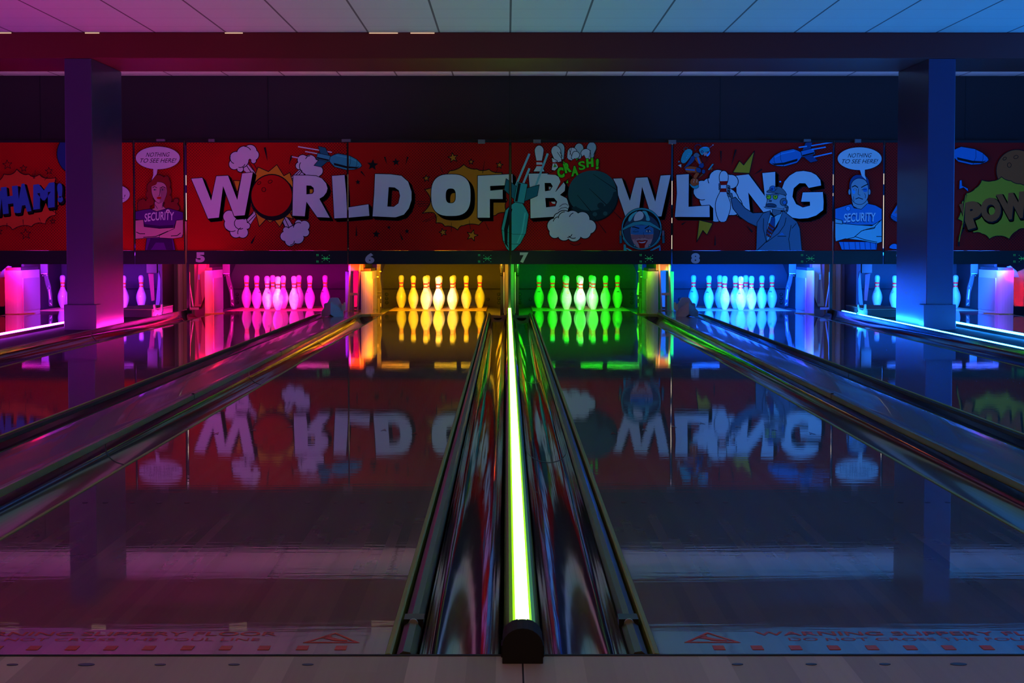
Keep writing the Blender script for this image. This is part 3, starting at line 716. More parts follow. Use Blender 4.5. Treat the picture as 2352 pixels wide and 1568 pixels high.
# added fill lights hidden behind the panel tops, brightening the ceiling there
for x, c in ((-4.6, (1., .42, .75)), (-1.6, (1., .42, .45)), (1.6, (.75, .5, .7)), (4.6, (.45, .5, 1.))):
    area('ceiling_fill', (x, 16.83, 1.76), (x, 16.45, 2.53), 2.8, .05, 1.6, c, 150)
# ---------------------------------------------------------------- artwork panels (the printed masking units)
YM = 16.723
ART = {'w': (.74, .73, .74), 'k': (.010, .008, .010), 'r': (.52, .006, .003), 'rd': (.34, .006, .006), 'y': (.72, .36, .015), 'o': (.60, .19, .01), 'or': (.72, .10, .02),
       't': (.05, .40, .44), 'td': (.02, .16, .20), 'tl': (.10, .58, .60), 'dk': (.03, .11, .11), 'dk2': (.012, .04, .045), 'g': (.10, .75, .02), 'wg': (.45, .55, .55),
       's': (.62, .34, .34), 'sd': (.40, .17, .20), 'h': (.26, .02, .015), 'v': (.10, .012, .20), 'vd': (.04, .004, .08), 'b': (.04, .22, .55), 'bd': (.02, .07, .22), 'bl': (.06, .42, .85),
       'n': (.10, .17, .25), 'nd': (.04, .07, .12), 'gr': (.35, .40, .45), 'grd': (.14, .18, .22), 'ge': (.45, .70, .02), 'lb': (.25, .55, .62), 'br': (.30, .12, .04)}
AM = {k: mat('print_' + k, v, .6, spec=.12) for k, v in ART.items()}
LAY = []
C2 = (0, 300, .20408); C3 = (420, 310, .1913); C4 = (790, 310, .1913); C5 = (1150, 310, .19132); C6 = (1530, 310, .1913); C7 = (1900, 300, .20406)
CHM = (1410, 470, .07016); CRB = (1740, 370, .13393); CAS = (1550, 320, .07655)
def tp(T, p): return (T[0] + p[0] * T[2], T[1] + p[1] * T[2])
def add(col, tris): LAY.append((col, tris))
def poly_tris(loops):
    L = [[Vector((p[0], p[1], 0)) for p in l] for l in loops]; fl = [p for l in loops for p in l]
    return [[fl[i] for i in t] for t in tessellate_polygon(L)]
def poly(T, col, *loops): add(col, poly_tris([[tp(T, p) for p in l] for l in loops]))
def stroke_tris(pts, w, closed=False):
    tr = []; n = len(pts)
    for i in range(n if closed else n - 1):
        a, b = Vector(pts[i]), Vector(pts[(i + 1) % n]); d = b - a
        if d.length < 1e-6: continue
        q = Vector((-d.y, d.x)).normalized() * w / 2
        A = [tuple(a + q), tuple(b + q), tuple(b - q), tuple(a - q)]; tr += [[A[0], A[1], A[2]], [A[0], A[2], A[3]]]
    for p in (pts if closed else pts[1:-1]):
        c = [(p[0] + w / 2 * math.cos(PI * i / 4), p[1] + w / 2 * math.sin(PI * i / 4)) for i in range(8)]
        tr += [[c[0], c[i], c[i + 1]] for i in range(1, 7)]
    return tr
def stroke(T, col, pts, w, closed=False): add(col, stroke_tris([tp(T, p) for p in pts], w * T[2], closed))
def epts(cx, cy, rx, ry, n=36, rot=0, a0=0, a1=360):
    c, s = math.cos(math.radians(rot)), math.sin(math.radians(rot)); R_ = []
    full = a1 - a0 >= 360
    for i in range(n if full else n + 1):
        t = math.radians(a0 + (a1 - a0) * i / n); x, y = rx * math.cos(t), ry * math.sin(t)
        R_.append((cx + x * c - y * s, cy + x * s + y * c))
    return R_
def ell(T, col, cx, cy, rx, ry, rot=0, line=0):
    P = epts(cx, cy, rx, ry, 36, rot); poly(T, col, P)
    if line: stroke(T, 'k', P, line, True)
def lpoly(T, col, pts, line=8, lc='k'):
    poly(T, col, pts); stroke(T, lc, pts, line, True)
def smooth(P, it=2):
    for _ in range(it):
        Q = []
        for i in range(len(P)):
            a, b = P[i], P[(i + 1) % len(P)]
            Q += [(.75 * a[0] + .25 * b[0], .75 * a[1] + .25 * b[1]), (.25 * a[0] + .75 * b[0], .25 * a[1] + .75 * b[1])]
        P = Q
    return P
def letter(T, outer, holes=(), col='w', dx=36, dy=36, w=16, steps=5):
    tr = []
    for k in range(steps + 1):
        ox, oy = dx * k / steps, dy * k / steps
        tr += poly_tris([[tp(T, (p[0] + ox, p[1] + oy)) for p in l] for l in (outer, *holes)])
        for l in (outer, *holes): tr += stroke_tris([tp(T, (p[0] + ox, p[1] + oy)) for p in l], w * T[2], True) if k in (0, steps) else []
    for p in outer:
        tr += stroke_tris([tp(T, p), tp(T, (p[0] + dx, p[1] + dy))], w * T[2])
    add('k', tr); poly(T, col, outer, *holes)
def text(T, col, s, o, right, up, bold=.0, shear=0, arch=0, outline=0, sh=None):
    """o: baseline-left, right: vector of the word, up: vector of the letter height (crop coordinates)"""
    def tri(b_):
        tris, w_ = text_tris(s, b_, shear); R_ = []
        for t in tris:
            q = []
            for (u, v) in t:
                y_ = arch * 4 * u * (1 - u)
                q.append(tp(T, (o[0] + right[0] * u + up[0] * v, o[1] + right[1] * u + up[1] * v + y_)))
            R_.append(q)
        return R_
    base = tri(bold)
    if sh:
        tr = []
        for k in range(4): tr += [[(p[0] + sh[0] * T[2] * k / 3, p[1] + sh[1] * T[2] * k / 3) for p in t] for t in base]
        add('k', tr)
    if outline:
        tr = []
        for a in range(12):
            ox, oy = outline * T[2] * math.cos(a * PI / 6), outline * T[2] * math.sin(a * PI / 6)
            tr += [[(p[0] + ox, p[1] + oy) for p in t] for t in base]
            if sh: tr += [[(p[0] + ox + sh[0] * T[2], p[1] + oy + sh[1] * T[2]) for p in t] for t in base]
        add('k', tr)
    add(col, base)
def cloud(T, circles, col='w', w=10, arcs=()):
    tr = []
    for (x, y, r) in circles: tr += poly_tris([[tp(T, p) for p in epts(x, y, r + w, r + w, 28)]])
    add('k', tr)
    for (x, y, r) in circles: add(col, poly_tris([[tp(T, p) for p in epts(x, y, r, r, 28)]]))
    for (x, y, r, a0, a1) in arcs: stroke(T, 'k', epts(x, y, r, r, 10, 0, a0, a1), w * .9)
def star(T, col, cx, cy, r, rot=-90, k=.42, line=0, n=5):
    P = []
    for i in range(2 * n):
        q = r if i % 2 == 0 else r * k; a = math.radians(rot + i * 180 / n); P.append((cx + q * math.cos(a), cy + q * math.sin(a)))
    poly(T, col, P)
    if line: stroke(T, 'k', P, line, True)
def burst(T, col, cx, cy, tips, k=.78, line=10):
    """tips: (x,y) points; the valley between two tips bends inward"""
    P = []
    for i in range(len(tips)):
        a, b = tips[i], tips[(i + 1) % len(tips)]; P.append(a)
        m = ((a[0] + b[0]) / 2, (a[1] + b[1]) / 2); m = (cx + (m[0] - cx) * k, cy + (m[1] - cy) * k)
        for t in (.22, .4, .6, .78):
            P.append(((1 - t) ** 2 * a[0] + 2 * t * (1 - t) * m[0] + t * t * b[0], (1 - t) ** 2 * a[1] + 2 * t * (1 - t) * m[1] + t * t * b[1]))
    lpoly(T, col, P, line)
def dash(T, p, q, w0, w1=2, col='k'):
    a, b = Vector(p), Vector(q); d = (b - a).normalized(); n = Vector((-d.y, d.x))
    poly(T, col, [tuple(a + n * w0 / 2), tuple(a - n * w0 / 2), tuple(b - n * w1 / 2), tuple(b + n * w1 / 2)])
def missile(T, P, cols=('t', 'td', 'tl')):
    """P: function mapping along/across (0..1, -1..1) to the crop"""
    body = [P(.30, -.30), (P(.36, -.62)), P(.44, -.95), P(.70, -1.), P(.86, -.72), P(.97, -.28), P(1, 0), P(.97, .28), P(.86, .72), P(.70, 1.), P(.44, .95), P(.36, .62), P(.30, .30)]
    tail = [P(.02, -.42), P(.30, -.42), P(.30, .42), P(.02, .42)]
    f1 = [P(.0, -1.35), P(.16, -1.35), P(.27, -.42), P(.08, -.42)]; f2 = [P(.0, 1.35), P(.16, 1.35), P(.27, .42), P(.08, .42)]
    for f in (f1, f2): lpoly(T, cols[1], f, 6)
    lpoly(T, cols[0], tail, 6); poly(T, 'k', [P(.03, .12), P(.29, .12), P(.29, .34), P(.03, .34)])
    lpoly(T, cols[0], body, 7)
    poly(T, 'k', [P(.40, .42), P(.70, .48), P(.90, .30), P(.96, .12), P(.90, .52), P(.70, .78), P(.42, .72)])
    poly(T, cols[2], [P(.42, -.70), P(.70, -.74), P(.86, -.50), P(.86, -.42), P(.70, -.62), P(.42, -.58)])
    stroke(T, 'k', [P(.72, -1), P(.75, 0), P(.72, 1)], 4); stroke(T, 'k', [P(.87, -.7), P(.89, 0), P(.87, .7)], 4)
def frame_of(a, b, h):
    a, b = Vector(a), Vector(b); d = b - a; n = Vector((-d.y, d.x)).normalized() * h
    return lambda t, v: tuple(a + d * t + n * v)
# ---- panel 5: WORL
def ray(T, A, B, wa, wb): dash(T, A, B, wa + 12, wb + 12, 'k'); dash(T, A, B, wa, wb, 'w')
for A, B, wa, wb in (((740, 370), (900, 530), 90, 50), ((1480, 400), (1290, 560), 80, 60), ((740, 1100), (900, 900), 90, 40), ((1290, 1120), (1200, 980), 110, 60)): ray(C3, A, B, wa, wb)
for p, q in (((790, 315), (880, 470)), ((825, 300), (915, 450)), ((755, 350), (850, 490)), ((1410, 430), (1300, 540)), ((1440, 430), (1330, 545)), ((1480, 470), (1400, 540)), ((740, 1040), (850, 930)), ((770, 1060), (890, 940)), ((1250, 1150), (1180, 1000)), ((1290, 1140), (1220, 990)), ((1330, 1100), (1260, 980))): stroke(C3, 'k', [p, q], 9)
cloud(C3, [(740, 225, 88), (810, 195, 75), (850, 240, 62), (640, 275, 72), (620, 350, 62), (700, 300, 90), (700, 330, 60), (690, 410, 34), (850, 310, 28)], arcs=[(640, 275, 72, 110, 200), (690, 330, 60, 20, 110), (740, 225, 88, 270, 330), (700, 410, 40, 40, 140)])
cloud(C3, [(1440, 300, 60), (1530, 310, 68), (1580, 370, 75), (1620, 430, 60), (1500, 380, 90), (1400, 370, 42), (1560, 450, 90)], arcs=[(1530, 310, 60, 200, 270), (1470, 375, 70, 120, 220)])
cloud(C3, [(560, 980, 72), (590, 1070, 88), (640, 1160, 70), (720, 1170, 62), (690, 1050, 80), (770, 1090, 36), (640, 1000, 80)], arcs=[(590, 1070, 88, 60, 140), (720, 1170, 60, 160, 250), (690, 1060, 70, 320, 60)])
cloud(C3, [(1390, 1110, 62), (1460, 1090, 60), (1470, 1170, 46), (1380, 1230, 72), (1290, 1270, 60), (1230, 1215, 56), (1240, 1140, 34), (1340, 1180, 90), (1390, 1060, 40)], arcs=[(1390, 1110, 60, 180, 300), (1470, 1170, 50, 20, 120), (1290, 1270, 50, 0, 90)])
lpoly(C3, 'y', [(905, 385), (1030, 440), (1130, 355), (1215, 490), (1285, 450), (1320, 560), (1330, 900), (1290, 940), (1330, 1010), (1230, 980), (1165, 1105), (1100, 1020), (1045, 1050), (1000, 1010), (918, 1100), (880, 950), (830, 860), (840, 560)], 9)
lpoly(C3, 'y', [(610, 545), (690, 550), (655, 690)], 8)
letter(C3, [(105, 525), (235, 515), (342, 790), (405, 495), (545, 488), (655, 780), (715, 462), (842, 448), (745, 962), (620, 972), (485, 612), (435, 990), (305, 1003)])
ell(C3, 'k', 1085, 760, 268, 268); ell(C3, 'r', 1068, 728, 250, 254, 0, 14)
for x, y, rx, ry, ro in ((918, 577, 22, 15, -40), (1050, 560, 26, 18, -25), (973, 655, 24, 26, 0)): stroke(C3, 'k', epts(x, y, rx, ry, 20, ro), 7, True)
letter(C3, [(1328, 485), (1500, 485), (1600, 492), (1670, 522), (1720, 580), (1738, 640), (1725, 690), (1690, 735), (1640, 765), (1765, 992), (1615, 985), (1485, 800), (1465, 975), (1318, 968)], [[(1485, 605), (1540, 608), (1572, 635), (1575, 680), (1560, 705), (1485, 712)]])
poly(C3, 'y', [(1525, 652), (1560, 655), (1555, 690), (1525, 700)])
letter(C3, [(1792, 492), (1942, 480), (1962, 700), (1970, 872), (2229, 832), (2240, 970), (1990, 992), (1820, 1000)])
for p, q in (((985, 148), (1018, 310)), ((1310, 245), (1275, 355)), ((825, 1300), (880, 1195))): dash(C3, p, q, 26)
for p, q in (((1385, 140), (1790, 208)), ((1470, 198), (1660, 232)), ((1310, 260), (1600, 320))): dash(C3, p, q, 13, 13, 'w')
missile(C3, frame_of((1600, 250), (2150, 370), 88))
# ---- panel 6: D OF
T = C4
burst(T, 'o', 1400, 750, [(1440, 355), (1600, 410), (1745, 410), (1900, 450), (1960, 640), (1965, 780), (1960, 930), (1830, 960), (1620, 1080), (1430, 1090), (1365, 1140), (1210, 1095), (1105, 1055), (1080, 935), (940, 940), (1040, 800), (970, 655), (1080, 600), (1270, 430)], .9, 10)
letter(T, [(375, 468), (560, 472), (690, 490), (770, 560), (812, 680), (812, 780), (780, 880), (720, 955), (620, 988), (345, 975), (365, 700)], [[(538, 625), (610, 630), (660, 665), (675, 730), (655, 820), (600, 862), (522, 858)]])
def sup(cx, cy, rx, ry, n=40, e=.72): return [(cx + rx * math.copysign(abs(math.cos(t)) ** e, math.cos(t)), cy + ry * math.copysign(abs(math.sin(t)) ** e, math.sin(t))) for t in [2 * PI * i / n for i in range(n)]]
letter(T, sup(1285, 722, 236, 250), [sup(1283, 730, 60, 88)], dx=46, dy=46)
poly(T, 'o', [(1290, 800), (1290, 740), (1318, 705), (1322, 740), (1310, 785)])
letter(T, [(1608, 490), (2022, 470), (2026, 598), (1755, 612), (1758, 668), (1905, 655), (1907, 768), (1752, 768), (1752, 992), (1605, 992)])
for x, y, r, ro in ((345, 360, 72, -85), (625, 325, 50, -95), (168, 565, 34, -95), (388, 1190, 50, -88), (540, 1110, 26, -85), (757, 1155, 34, -95)): star(T, 'k', x, y, r, ro)
for x, y, r, ro in ((1310, 272, 62, -100), (1527, 322, 36, -88), (1868, 360, 44, -80), (990, 520, 42, -95), (1190, 1168, 50, -105), (1540, 1205, 72, -75)): star(T, 'o', x, y, r, ro, .42, 9)
for p, q in (((490, 262), (518, 355)), ((768, 262), (740, 360)), ((205, 437), (262, 503)), ((150, 1210), (150, 1085)), ((705, 1260), (668, 1165))): dash(T, p, q, 20)
for p, q in (((870, 800), (1020, 800)), ((880, 828), (1025, 822)), ((890, 858), (1020, 845)), ((945, 1040), (1110, 960)), ((975, 1045), (1130, 975)), ((1290, 1160), (1292, 1050)), ((1520, 1130), (1505, 1020)), ((1740, 1140), (1690, 1040)), ((1665, 460), (1690, 310)), ((1820, 460), (1850, 400)), ((1190, 450), (1150, 370))): dash(T, p, q, 7, 4)
# ---- panel 7: B OWL
T = C5
PIN = [(-.30, 1), (.30, 1), (.42, .80), (.50, .58), (.42, .42), (.30, .30), (.27, .22), (.32, .10), (.30, .03), (.15, 0), (-.15, 0), (-.30, .03), (-.32, .10), (-.27, .22), (-.30, .30), (-.42, .42), (-.50, .58), (-.42, .80)]
def toon_pin(T, cx, top, h, w, rot=0, band=True):
    c, s = math.cos(math.radians(rot)), math.sin(math.radians(rot))
    f = lambda x, y: (cx + x * w * c - (y) * h * s, top + x * w * s + y * h * c)
    lpoly(T, 'w', smooth([f(x, y) for x, y in PIN], 1), 8)
letter(T, [(335, 465), (560, 462), (660, 480), (735, 530), (775, 600), (770, 670), (712, 718), (790, 760), (825, 840), (800, 920), (720, 975), (360, 998), (355, 700)], [[(528, 575), (600, 575), (625, 615), (595, 665), (532, 675)], [(535, 755), (640, 755), (678, 800), (660, 855), (545, 868)]])
poly(T, 'wg', [(580, 620), (605, 625), (595, 650), (580, 655)]); poly(T, 'r', [(585, 810), (640, 805), (655, 840), (585, 850)]); poly(T, 'w', [(605, 802), (655, 800), (655, 826), (625, 824)])
def head(cx, cy, rx, ry, rot=0, col='w'):
    f = frame_of((cx, cy), (cx, cy + ry), 1)
    P = epts(cx, cy, rx, ry * .55, 20, 0, 180, 360); P = P + [(cx + rx * .9, cy + ry * .35), (cx + rx * .62, cy + ry), (cx - rx * .62, cy + ry), (cx - rx * .9, cy + ry * .35)]
    c, s = math.cos(math.radians(rot)), math.sin(math.radians(rot))
    lpoly(T, col, [(cx + (x - cx) * c - (y - cy) * s, cy + (x - cx) * s + (y - cy) * c) for x, y in P], 7)
lpoly(T, 'w', [(425, 310), (500, 310), (505, 350), (500, 380), (530, 440), (390, 440), (425, 380)], 7)
head(462, 190, 56, 120)
poly(T, 'r', [(420, 308), (506, 312), (504, 330), (420, 326)]); poly(T, 'r', [(424, 356), (500, 356), (498, 376), (424, 374)])
head(715, 165, 54, 130, -4, 'wg'); head(665, 200, 58, 130, -14)
lpoly(T, 'w', [(610, 268), (680, 310), (690, 390), (650, 430), (610, 420), (622, 340)], 7); poly(T, 'r', [(616, 325), (680, 330), (682, 345), (616, 340)])
head(940, 165, 55, 120, 6, 'wg'); head(860, 205, 58, 100, 18); head(1090, 155, 58, 130, 8, 'wg'); head(1020, 215, 58, 90, -16); head(905, 235, 45, 70, 30)
for p, q in (((850, 150), (830, 240)), ((820, 170), (850, 250)), ((680, 205), (730, 280)), ((710, 200), (740, 260)), ((1080, 180), (1060, 270)), ((1145, 170), (1115, 240)), ((1130, 200), (1120, 280))): stroke(T, 'k', [p, q], 6)
lpoly(T, 'r', [(600, 455), (700, 400), (660, 320), (740, 340), (790, 260), (830, 320), (890, 280), (930, 310), (1000, 240), (1030, 300), (1110, 280), (1180, 300), (1190, 420), (1100, 440), (900, 470), (760, 560), (660, 680), (720, 560), (690, 480), (560, 470)], 5)
GCRASH = 'CRASH'
CRS = (('C', (690, 520), (82, -14), (-22, -125)), ('R', (775, 462), (80, -22), (-30, -120)), ('A', (848, 500), (88, -20), (-6, -120)), ('S', (940, 425), (82, -12), (-14, -105)), ('H', (1030, 392), (86, -12), (-6, -105)), ('!', (1140, 415), (36, -4), (4, -128)))
for ch, o, r_, u_ in CRS: text(T, 'k', ch, o, r_, u_, .03 if ch == 'S' else .07, outline=6)
for ch, o, r_, u_ in CRS: text(T, 'g', ch, o, r_, u_, .03 if ch == 'S' else .07)
for P in ([(740, 305), (775, 330), (760, 350)], [(905, 280), (930, 275), (910, 320)], [(635, 385), (650, 350), (670, 380)], [(780, 580), (805, 528), (815, 580)]): lpoly(T, 'g', P, 5)
ell(T, 'k', 1105, 735, 308, 306); ell(T, 'dk', 1100, 690, 292, 262, -14, 0)
poly(T, 'dk2', epts(1108, 722, 296, 300, 26, 0, -10, 150) + epts(1100, 700, 290, 240, 26, -14, 150, 0)[0:0])
ell(T, 'dk', 1085, 668, 272, 240, -12)
ell(T, 'dk2', 1200, 848, 40, 38); ell(T, 'dk', 1130, 950, 27, 25); ell(T, 'dk', 1255, 942, 27, 25)
for p, q in (((1110, 470), (1465, 710)), ((920, 720), (1085, 920)), ((1060, 640), (1270, 840)), ((1120, 980), (1265, 1175)), ((1330, 890), (1450, 1010))): dash(T, p, q, 4, 9)
letter(T, [(1352, 525), (1455, 520), (1550, 790), (1622, 515), (1762, 508), (1855, 800), (1920, 488), (2040, 480), (1930, 975), (1810, 980), (1697, 620), (1650, 980), (1500, 985), (1410, 720), (1400, 620)])
cloud(T, [(650, 1090, 88), (760, 1010, 100), (700, 1000, 60), (860, 1000, 90), (980, 1010, 85), (1060, 1100, 82), (1010, 1170, 70), (880, 1190, 85), (760, 1190, 75), (650, 1170, 65), (850, 1100, 140)], arcs=[(770, 1000, 78, 180, 270), (900, 1010, 80, 200, 250), (700, 1050, 70, 190, 260), (870, 1180, 60, 60, 150), (800, 1170, 60, 20, 90)])
for x0, x1, y0 in ((705, 810, 860), (690, 815, 905)): stroke(T, 'k', [(x0, y0), (x0 + 40, y0 - 30), (x1 - 30, y0 - 35), (x1, y0 - 15)], 6)
stroke(T, 'k', [(830, 1300), (880, 1325), (930, 1318), (965, 1295)], 7)
for p, q in (((345, 225), (180, 615)), ((565, 222), (395, 680)), ((345, 400), (240, 660))): dash(T, p, q, 26, 24, 'lb')
missile(T, frame_of((265, 560), (110, 1400), 150))
missile_panel = None
# astronaut winking
T = CHM
ell(T, 't', 905, 790, 660, 690, 0, 14); ell(T, 'k', 905, 800, 620, 640)
poly(T, 'nd', epts(905, 860, 590, 560)); 
poly(T, 'tl', smooth([(460, 520), (500, 380), (640, 260), (790, 200), (700, 300), (620, 400), (560, 520), (500, 560)], 2))
poly(T, 'w', smooth([(640, 520), (680, 330), (800, 210), (920, 220), (980, 320), (960, 430), (880, 500), (700, 540)], 2))
poly(T, 'tl', smooth([(900, 200), (1060, 200), (1130, 340), (1200, 530), (1040, 530), (1060, 400), (1000, 290)], 2))
lpoly(T, 't', [(280, 850), (300, 760), (450, 660), (630, 570), (900, 530), (1180, 560), (1380, 680), (1530, 790), (1540, 860), (1350, 760), (1180, 690), (900, 655), (680, 680), (480, 750)], 12)
face = smooth([(560, 720), (720, 670), (900, 665), (1100, 670), (1290, 760), (1300, 900), (1260, 1150), (1180, 1320), (1100, 1410), (980, 1440), (840, 1430), (720, 1370), (620, 1220), (550, 1000), (540, 850)], 2)
poly(T, 's', face); poly(T, 'b', [(560, 730), (720, 672), (900, 665), (1100, 672), (1290, 770), (1300, 960), (1000, 990), (700, 985), (548, 960)])
poly(T, 'sd', [(550, 985), (1290, 975), (1275, 1110), (1180, 1130), (1000, 1090), (700, 1110), (580, 1150)])
stroke(T, 'k', [(600, 735), (650, 725), (730, 750), (830, 775)], 34); stroke(T, 'k', [(1010, 785), (1060, 750), (1150, 700)], 36)
stroke(T, 'k', [(620, 880), (700, 890), (810, 880)], 16); stroke(T, 'k', [(640, 850), (720, 815), (800, 840)], 8)
ell(T, 'w', 1130, 865, 85, 38, 0, 10); ell(T, 'bd', 1125, 862, 34, 36); stroke(T, 'k', [(1040, 860), (1080, 825), (1160, 820), (1215, 870)], 14)
stroke(T, 'k', [(975, 900), (965, 950), (1000, 1030), (970, 1100)], 9); stroke(T, 'k', [(820, 1070), (860, 1105), (880, 1108)], 8)
lpoly(T, 'h', [(735, 1180), (830, 1160), (920, 1175), (1000, 1155), (1110, 1165), (1060, 1250), (1010, 1330), (1000, 1430), (845, 1435), (820, 1320), (780, 1230)], 6, 'h')
poly(T, 'r', [(760, 1190), (1090, 1180), (1040, 1290), (1010, 1330), (1000, 1430), (845, 1435), (820, 1320)]); poly(T, 'w', smooth([(785, 1205), (920, 1225), (1060, 1185), (1010, 1245), (920, 1262), (840, 1248)], 1))
stroke(T, 'k', [(690, 1190), (690, 1130), (770, 1110)], 8); stroke(T, 'k', [(1050, 1090), (1160, 1130)], 8)
stroke(T, 't', epts(905, 1010, 610, 430, 24, 0, 8, 172), 34); stroke(T, 'k', epts(905, 1040, 625, 440, 24, 0, 12, 168), 12)
for x in (215, 1610): lpoly(T, 'td', [(x - 40, 840), (x + 40, 840), (x + 55, 1250), (x - 30, 1270)], 12); poly(T, 'o' if x < 500 else 'sd', [(x - 22, 850), (x + 20, 850), (x + 20, 1010), (x - 22, 1010)])
poly(T, 't', [(320, 1300), (380, 1300), (420, 1530), (320, 1530)]); poly(T, 'tl', [(420, 1410), (600, 1500), (560, 1530), (400, 1440)]); poly(T, 't', [(1510, 1310), (1180, 1490), (1220, 1520), (1520, 1380)]); poly(T, 'b', [(1480, 1420), (1530, 1380), (1530, 1530), (1480, 1530)])
for x in (680, 1165): ell(T, 'tl', x, 1335, 32, 32, 0, 10)
# ---- panel 8: L NG with robot, space cyclist, pin
T = C6
lpoly(T, 'y', [(800, 450), (880, 310), (930, 360), (1060, 190), (1000, 460)], 9)
lpoly(T, 'y', [(395, 1020), (560, 1060), (490, 1200), (440, 1145), (365, 1285)], 9)
for p, q in (((657, 190), (658, 340)), ((835, 175), (785, 360)), ((1150, 410), (1060, 475)), ((585, 1325), (588, 1200)), ((1035, 1165), (965, 1085)), ((185, 1075), (240, 1040))): dash(T, p, q, 20, 4)
letter(T, [(838, 490), (990, 472), (1185, 735), (1155, 458), (1308, 443), (1312, 930), (1170, 930), (985, 690), (1012, 960), (855, 965)])
GP = [(1860, 605), (1850, 540), (1800, 480), (1740, 448), (1650, 432), (1560, 442), (1480, 490), (1420, 560), (1385, 660), (1380, 760), (1395, 860), (1440, 940), (1510, 990), (1600, 1005), (1700, 998), (1800, 965), (1885, 900), (1890, 800), (1880, 685), (1640, 690), (1620, 800), (1725, 800), (1728, 848), (1640, 870), (1560, 830), (1515, 740), (1530, 640), (1600, 578), (1670, 580), (1712, 635)]
letter(T, GP)
cloud(T, [(620, 520, 100), (520, 600, 80), (420, 680, 90), (430, 640, 90), (560, 760, 160), (600, 950, 90), (700, 800, 170), (780, 560, 80), (800, 850, 110), (500, 880, 70), (720, 560, 90), (770, 900, 60)], arcs=[(600, 530, 100, 150, 250), (430, 680, 100, 70, 160)])
letter(T, [(122, 480), (272, 470), (268, 862), (520, 845), (522, 985), (105, 982), (130, 700)])
pin = [(690, 425), (725, 440), (748, 485), (742, 550), (722, 605), (722, 680), (745, 740), (775, 820), (770, 900), (740, 985), (715, 1045), (640, 1045), (610, 985), (590, 900), (590, 810), (615, 740), (648, 680), (652, 605), (640, 550), (635, 490), (655, 440)]
lpoly(T, 'w', smooth(pin, 1), 8); poly(T, 'r', [(642, 555), (738, 552), (725, 600), (652, 602)]); poly(T, 'r', [(650, 640), (722, 640), (730, 685), (645, 685)])
# hand and sleeve
for i in range(4): lpoly(T, 'grd', [(735, 600 + i * 34), (765, 610 + i * 36), (768, 640 + i * 36), (735, 628 + i * 34)], 6); ell(T, 'grd', 642, 590 + i * 20, 12, 10, 0, 5)
lpoly(T, 'grd', [(750, 690), (790, 700), (800, 745), (775, 755)], 6)
lpoly(T, 'n', [(775, 765), (830, 745), (890, 810), (950, 880), (1040, 935), (1170, 930), (1250, 910), (1260, 960), (1200, 1390), (1085, 1390), (1090, 1100), (980, 1050), (880, 980), (800, 880)], 9)
lpoly(T, 'n', [(1160, 940), (1250, 905), (1220, 1290), (1080, 1390), (1090, 1050)], 6)
lpoly(T, 'n', [(1400, 905), (1570, 1040), (1605, 1120), (1630, 1390), (1085, 1390), (1200, 1280), (1330, 1100)], 9)
lpoly(T, 'lb', [(1250, 950), (1290, 985), (1400, 915), (1360, 1020), (1290, 1140), (1215, 1280), (1200, 1200), (1220, 1050)], 6)
lpoly(T, 'bd', [(1265, 985), (1300, 985), (1305, 1020), (1300, 1120), (1220, 1230), (1205, 1160), (1255, 1030)], 5)
for i in range(4): poly(T, 'h', [(1230 + i * 3 - i * 10, 1070 + i * 42 - 20), (1300 - i * 12, 1110 + i * 36), (1296 - i * 14, 1126 + i * 36), (1225 - i * 8, 1085 + i * 40)])
for P in ([(1440, 990), (1420, 1080), (1350, 1180), (1200, 1290)], [(1170, 1000), (1165, 1120), (1200, 1280)], [(1500, 1080), (1470, 1250), (1490, 1390)], [(1335, 1215), (1440, 1215)], [(1560, 1060), (1510, 1120)]): stroke(T, 'k', P, 7)
poly(T, 'b', [(1350, 1200), (1390, 1170), (1420, 1200)])
T = CRB
lpoly(T, 'grd', [(250, 820), (400, 820), (400, 900), (280, 940), (245, 890)], 8)
lpoly(T, 'gr', smooth([(160, 560), (480, 560), (490, 700), (470, 830), (300, 810), (130, 800), (150, 720), (165, 680)], 1), 9)
lpoly(T, 'gr', [(105, 785), (300, 795), (465, 830), (450, 848), (250, 825), (140, 808)], 7)
lpoly(T, 'nd', smooth([(140, 735), (220, 720), (310, 740), (330, 790), (140, 782)], 1), 8)
lpoly(T, 'grd', smooth([(150, 540), (160, 510), (300, 450), (370, 430), (460, 500), (510, 590), (430, 575), (300, 545)], 1), 8)
ell(T, 'b', 260, 470, 55, 46, 0, 8); ell(T, 'bd', 245, 478, 24, 24); ell(T, 'grd', 310, 465, 22, 26, 0, 6)
for x in (190, 302): ell(T, 'ge', x, 612, 40, 42, 0, 10)
poly(T, 'grd', [(140, 560), (370, 560), (370, 590), (140, 582)]); ell(T, 'k', 175, 603, 10, 10); ell(T, 'k', 302, 610, 12, 12)
lpoly(T, 'nd', [(195, 670), (240, 670), (238, 695), (195, 695)], 4)
ell(T, 'grd', 445, 700, 62, 64, 0, 9); ell(T, 'b', 460, 708, 32, 34, 0, 7)
stroke(T, 'k', [(470, 760), (510, 790), (500, 850), (470, 885)], 44); stroke(T, 'grd', [(475, 765), (508, 795), (500, 845), (475, 880)], 30)
stroke(T, 'k', [(385, 360), (383, 430)], 8); ell(T, 'bl', 386, 352, 18, 14)
T = C6
missile(T, frame_of((1790, 190), (1235, 330), -92), ('b', 'bd', 'bl'))
for p, q in (((1590, 150), (1690, 135)), ((1740, 130), (2000, 85)), ((1745, 175), (1915, 145)), ((1770, 265), (1990, 215))): dash(T, p, q, 15, 15, 'bl')
T = CAS
lpoly(T, 't', smooth([(150, 660), (260, 350), (430, 260), (560, 380), (420, 600), (270, 750)], 1), 12); stroke(T, 't', epts(330, 300, 60, 60, 12, 0, 150, 330), 22)
for x, y in ((425, 430), (388, 490), (352, 545), (265, 640)): ell(T, 'bl', x, y, 16, 16)
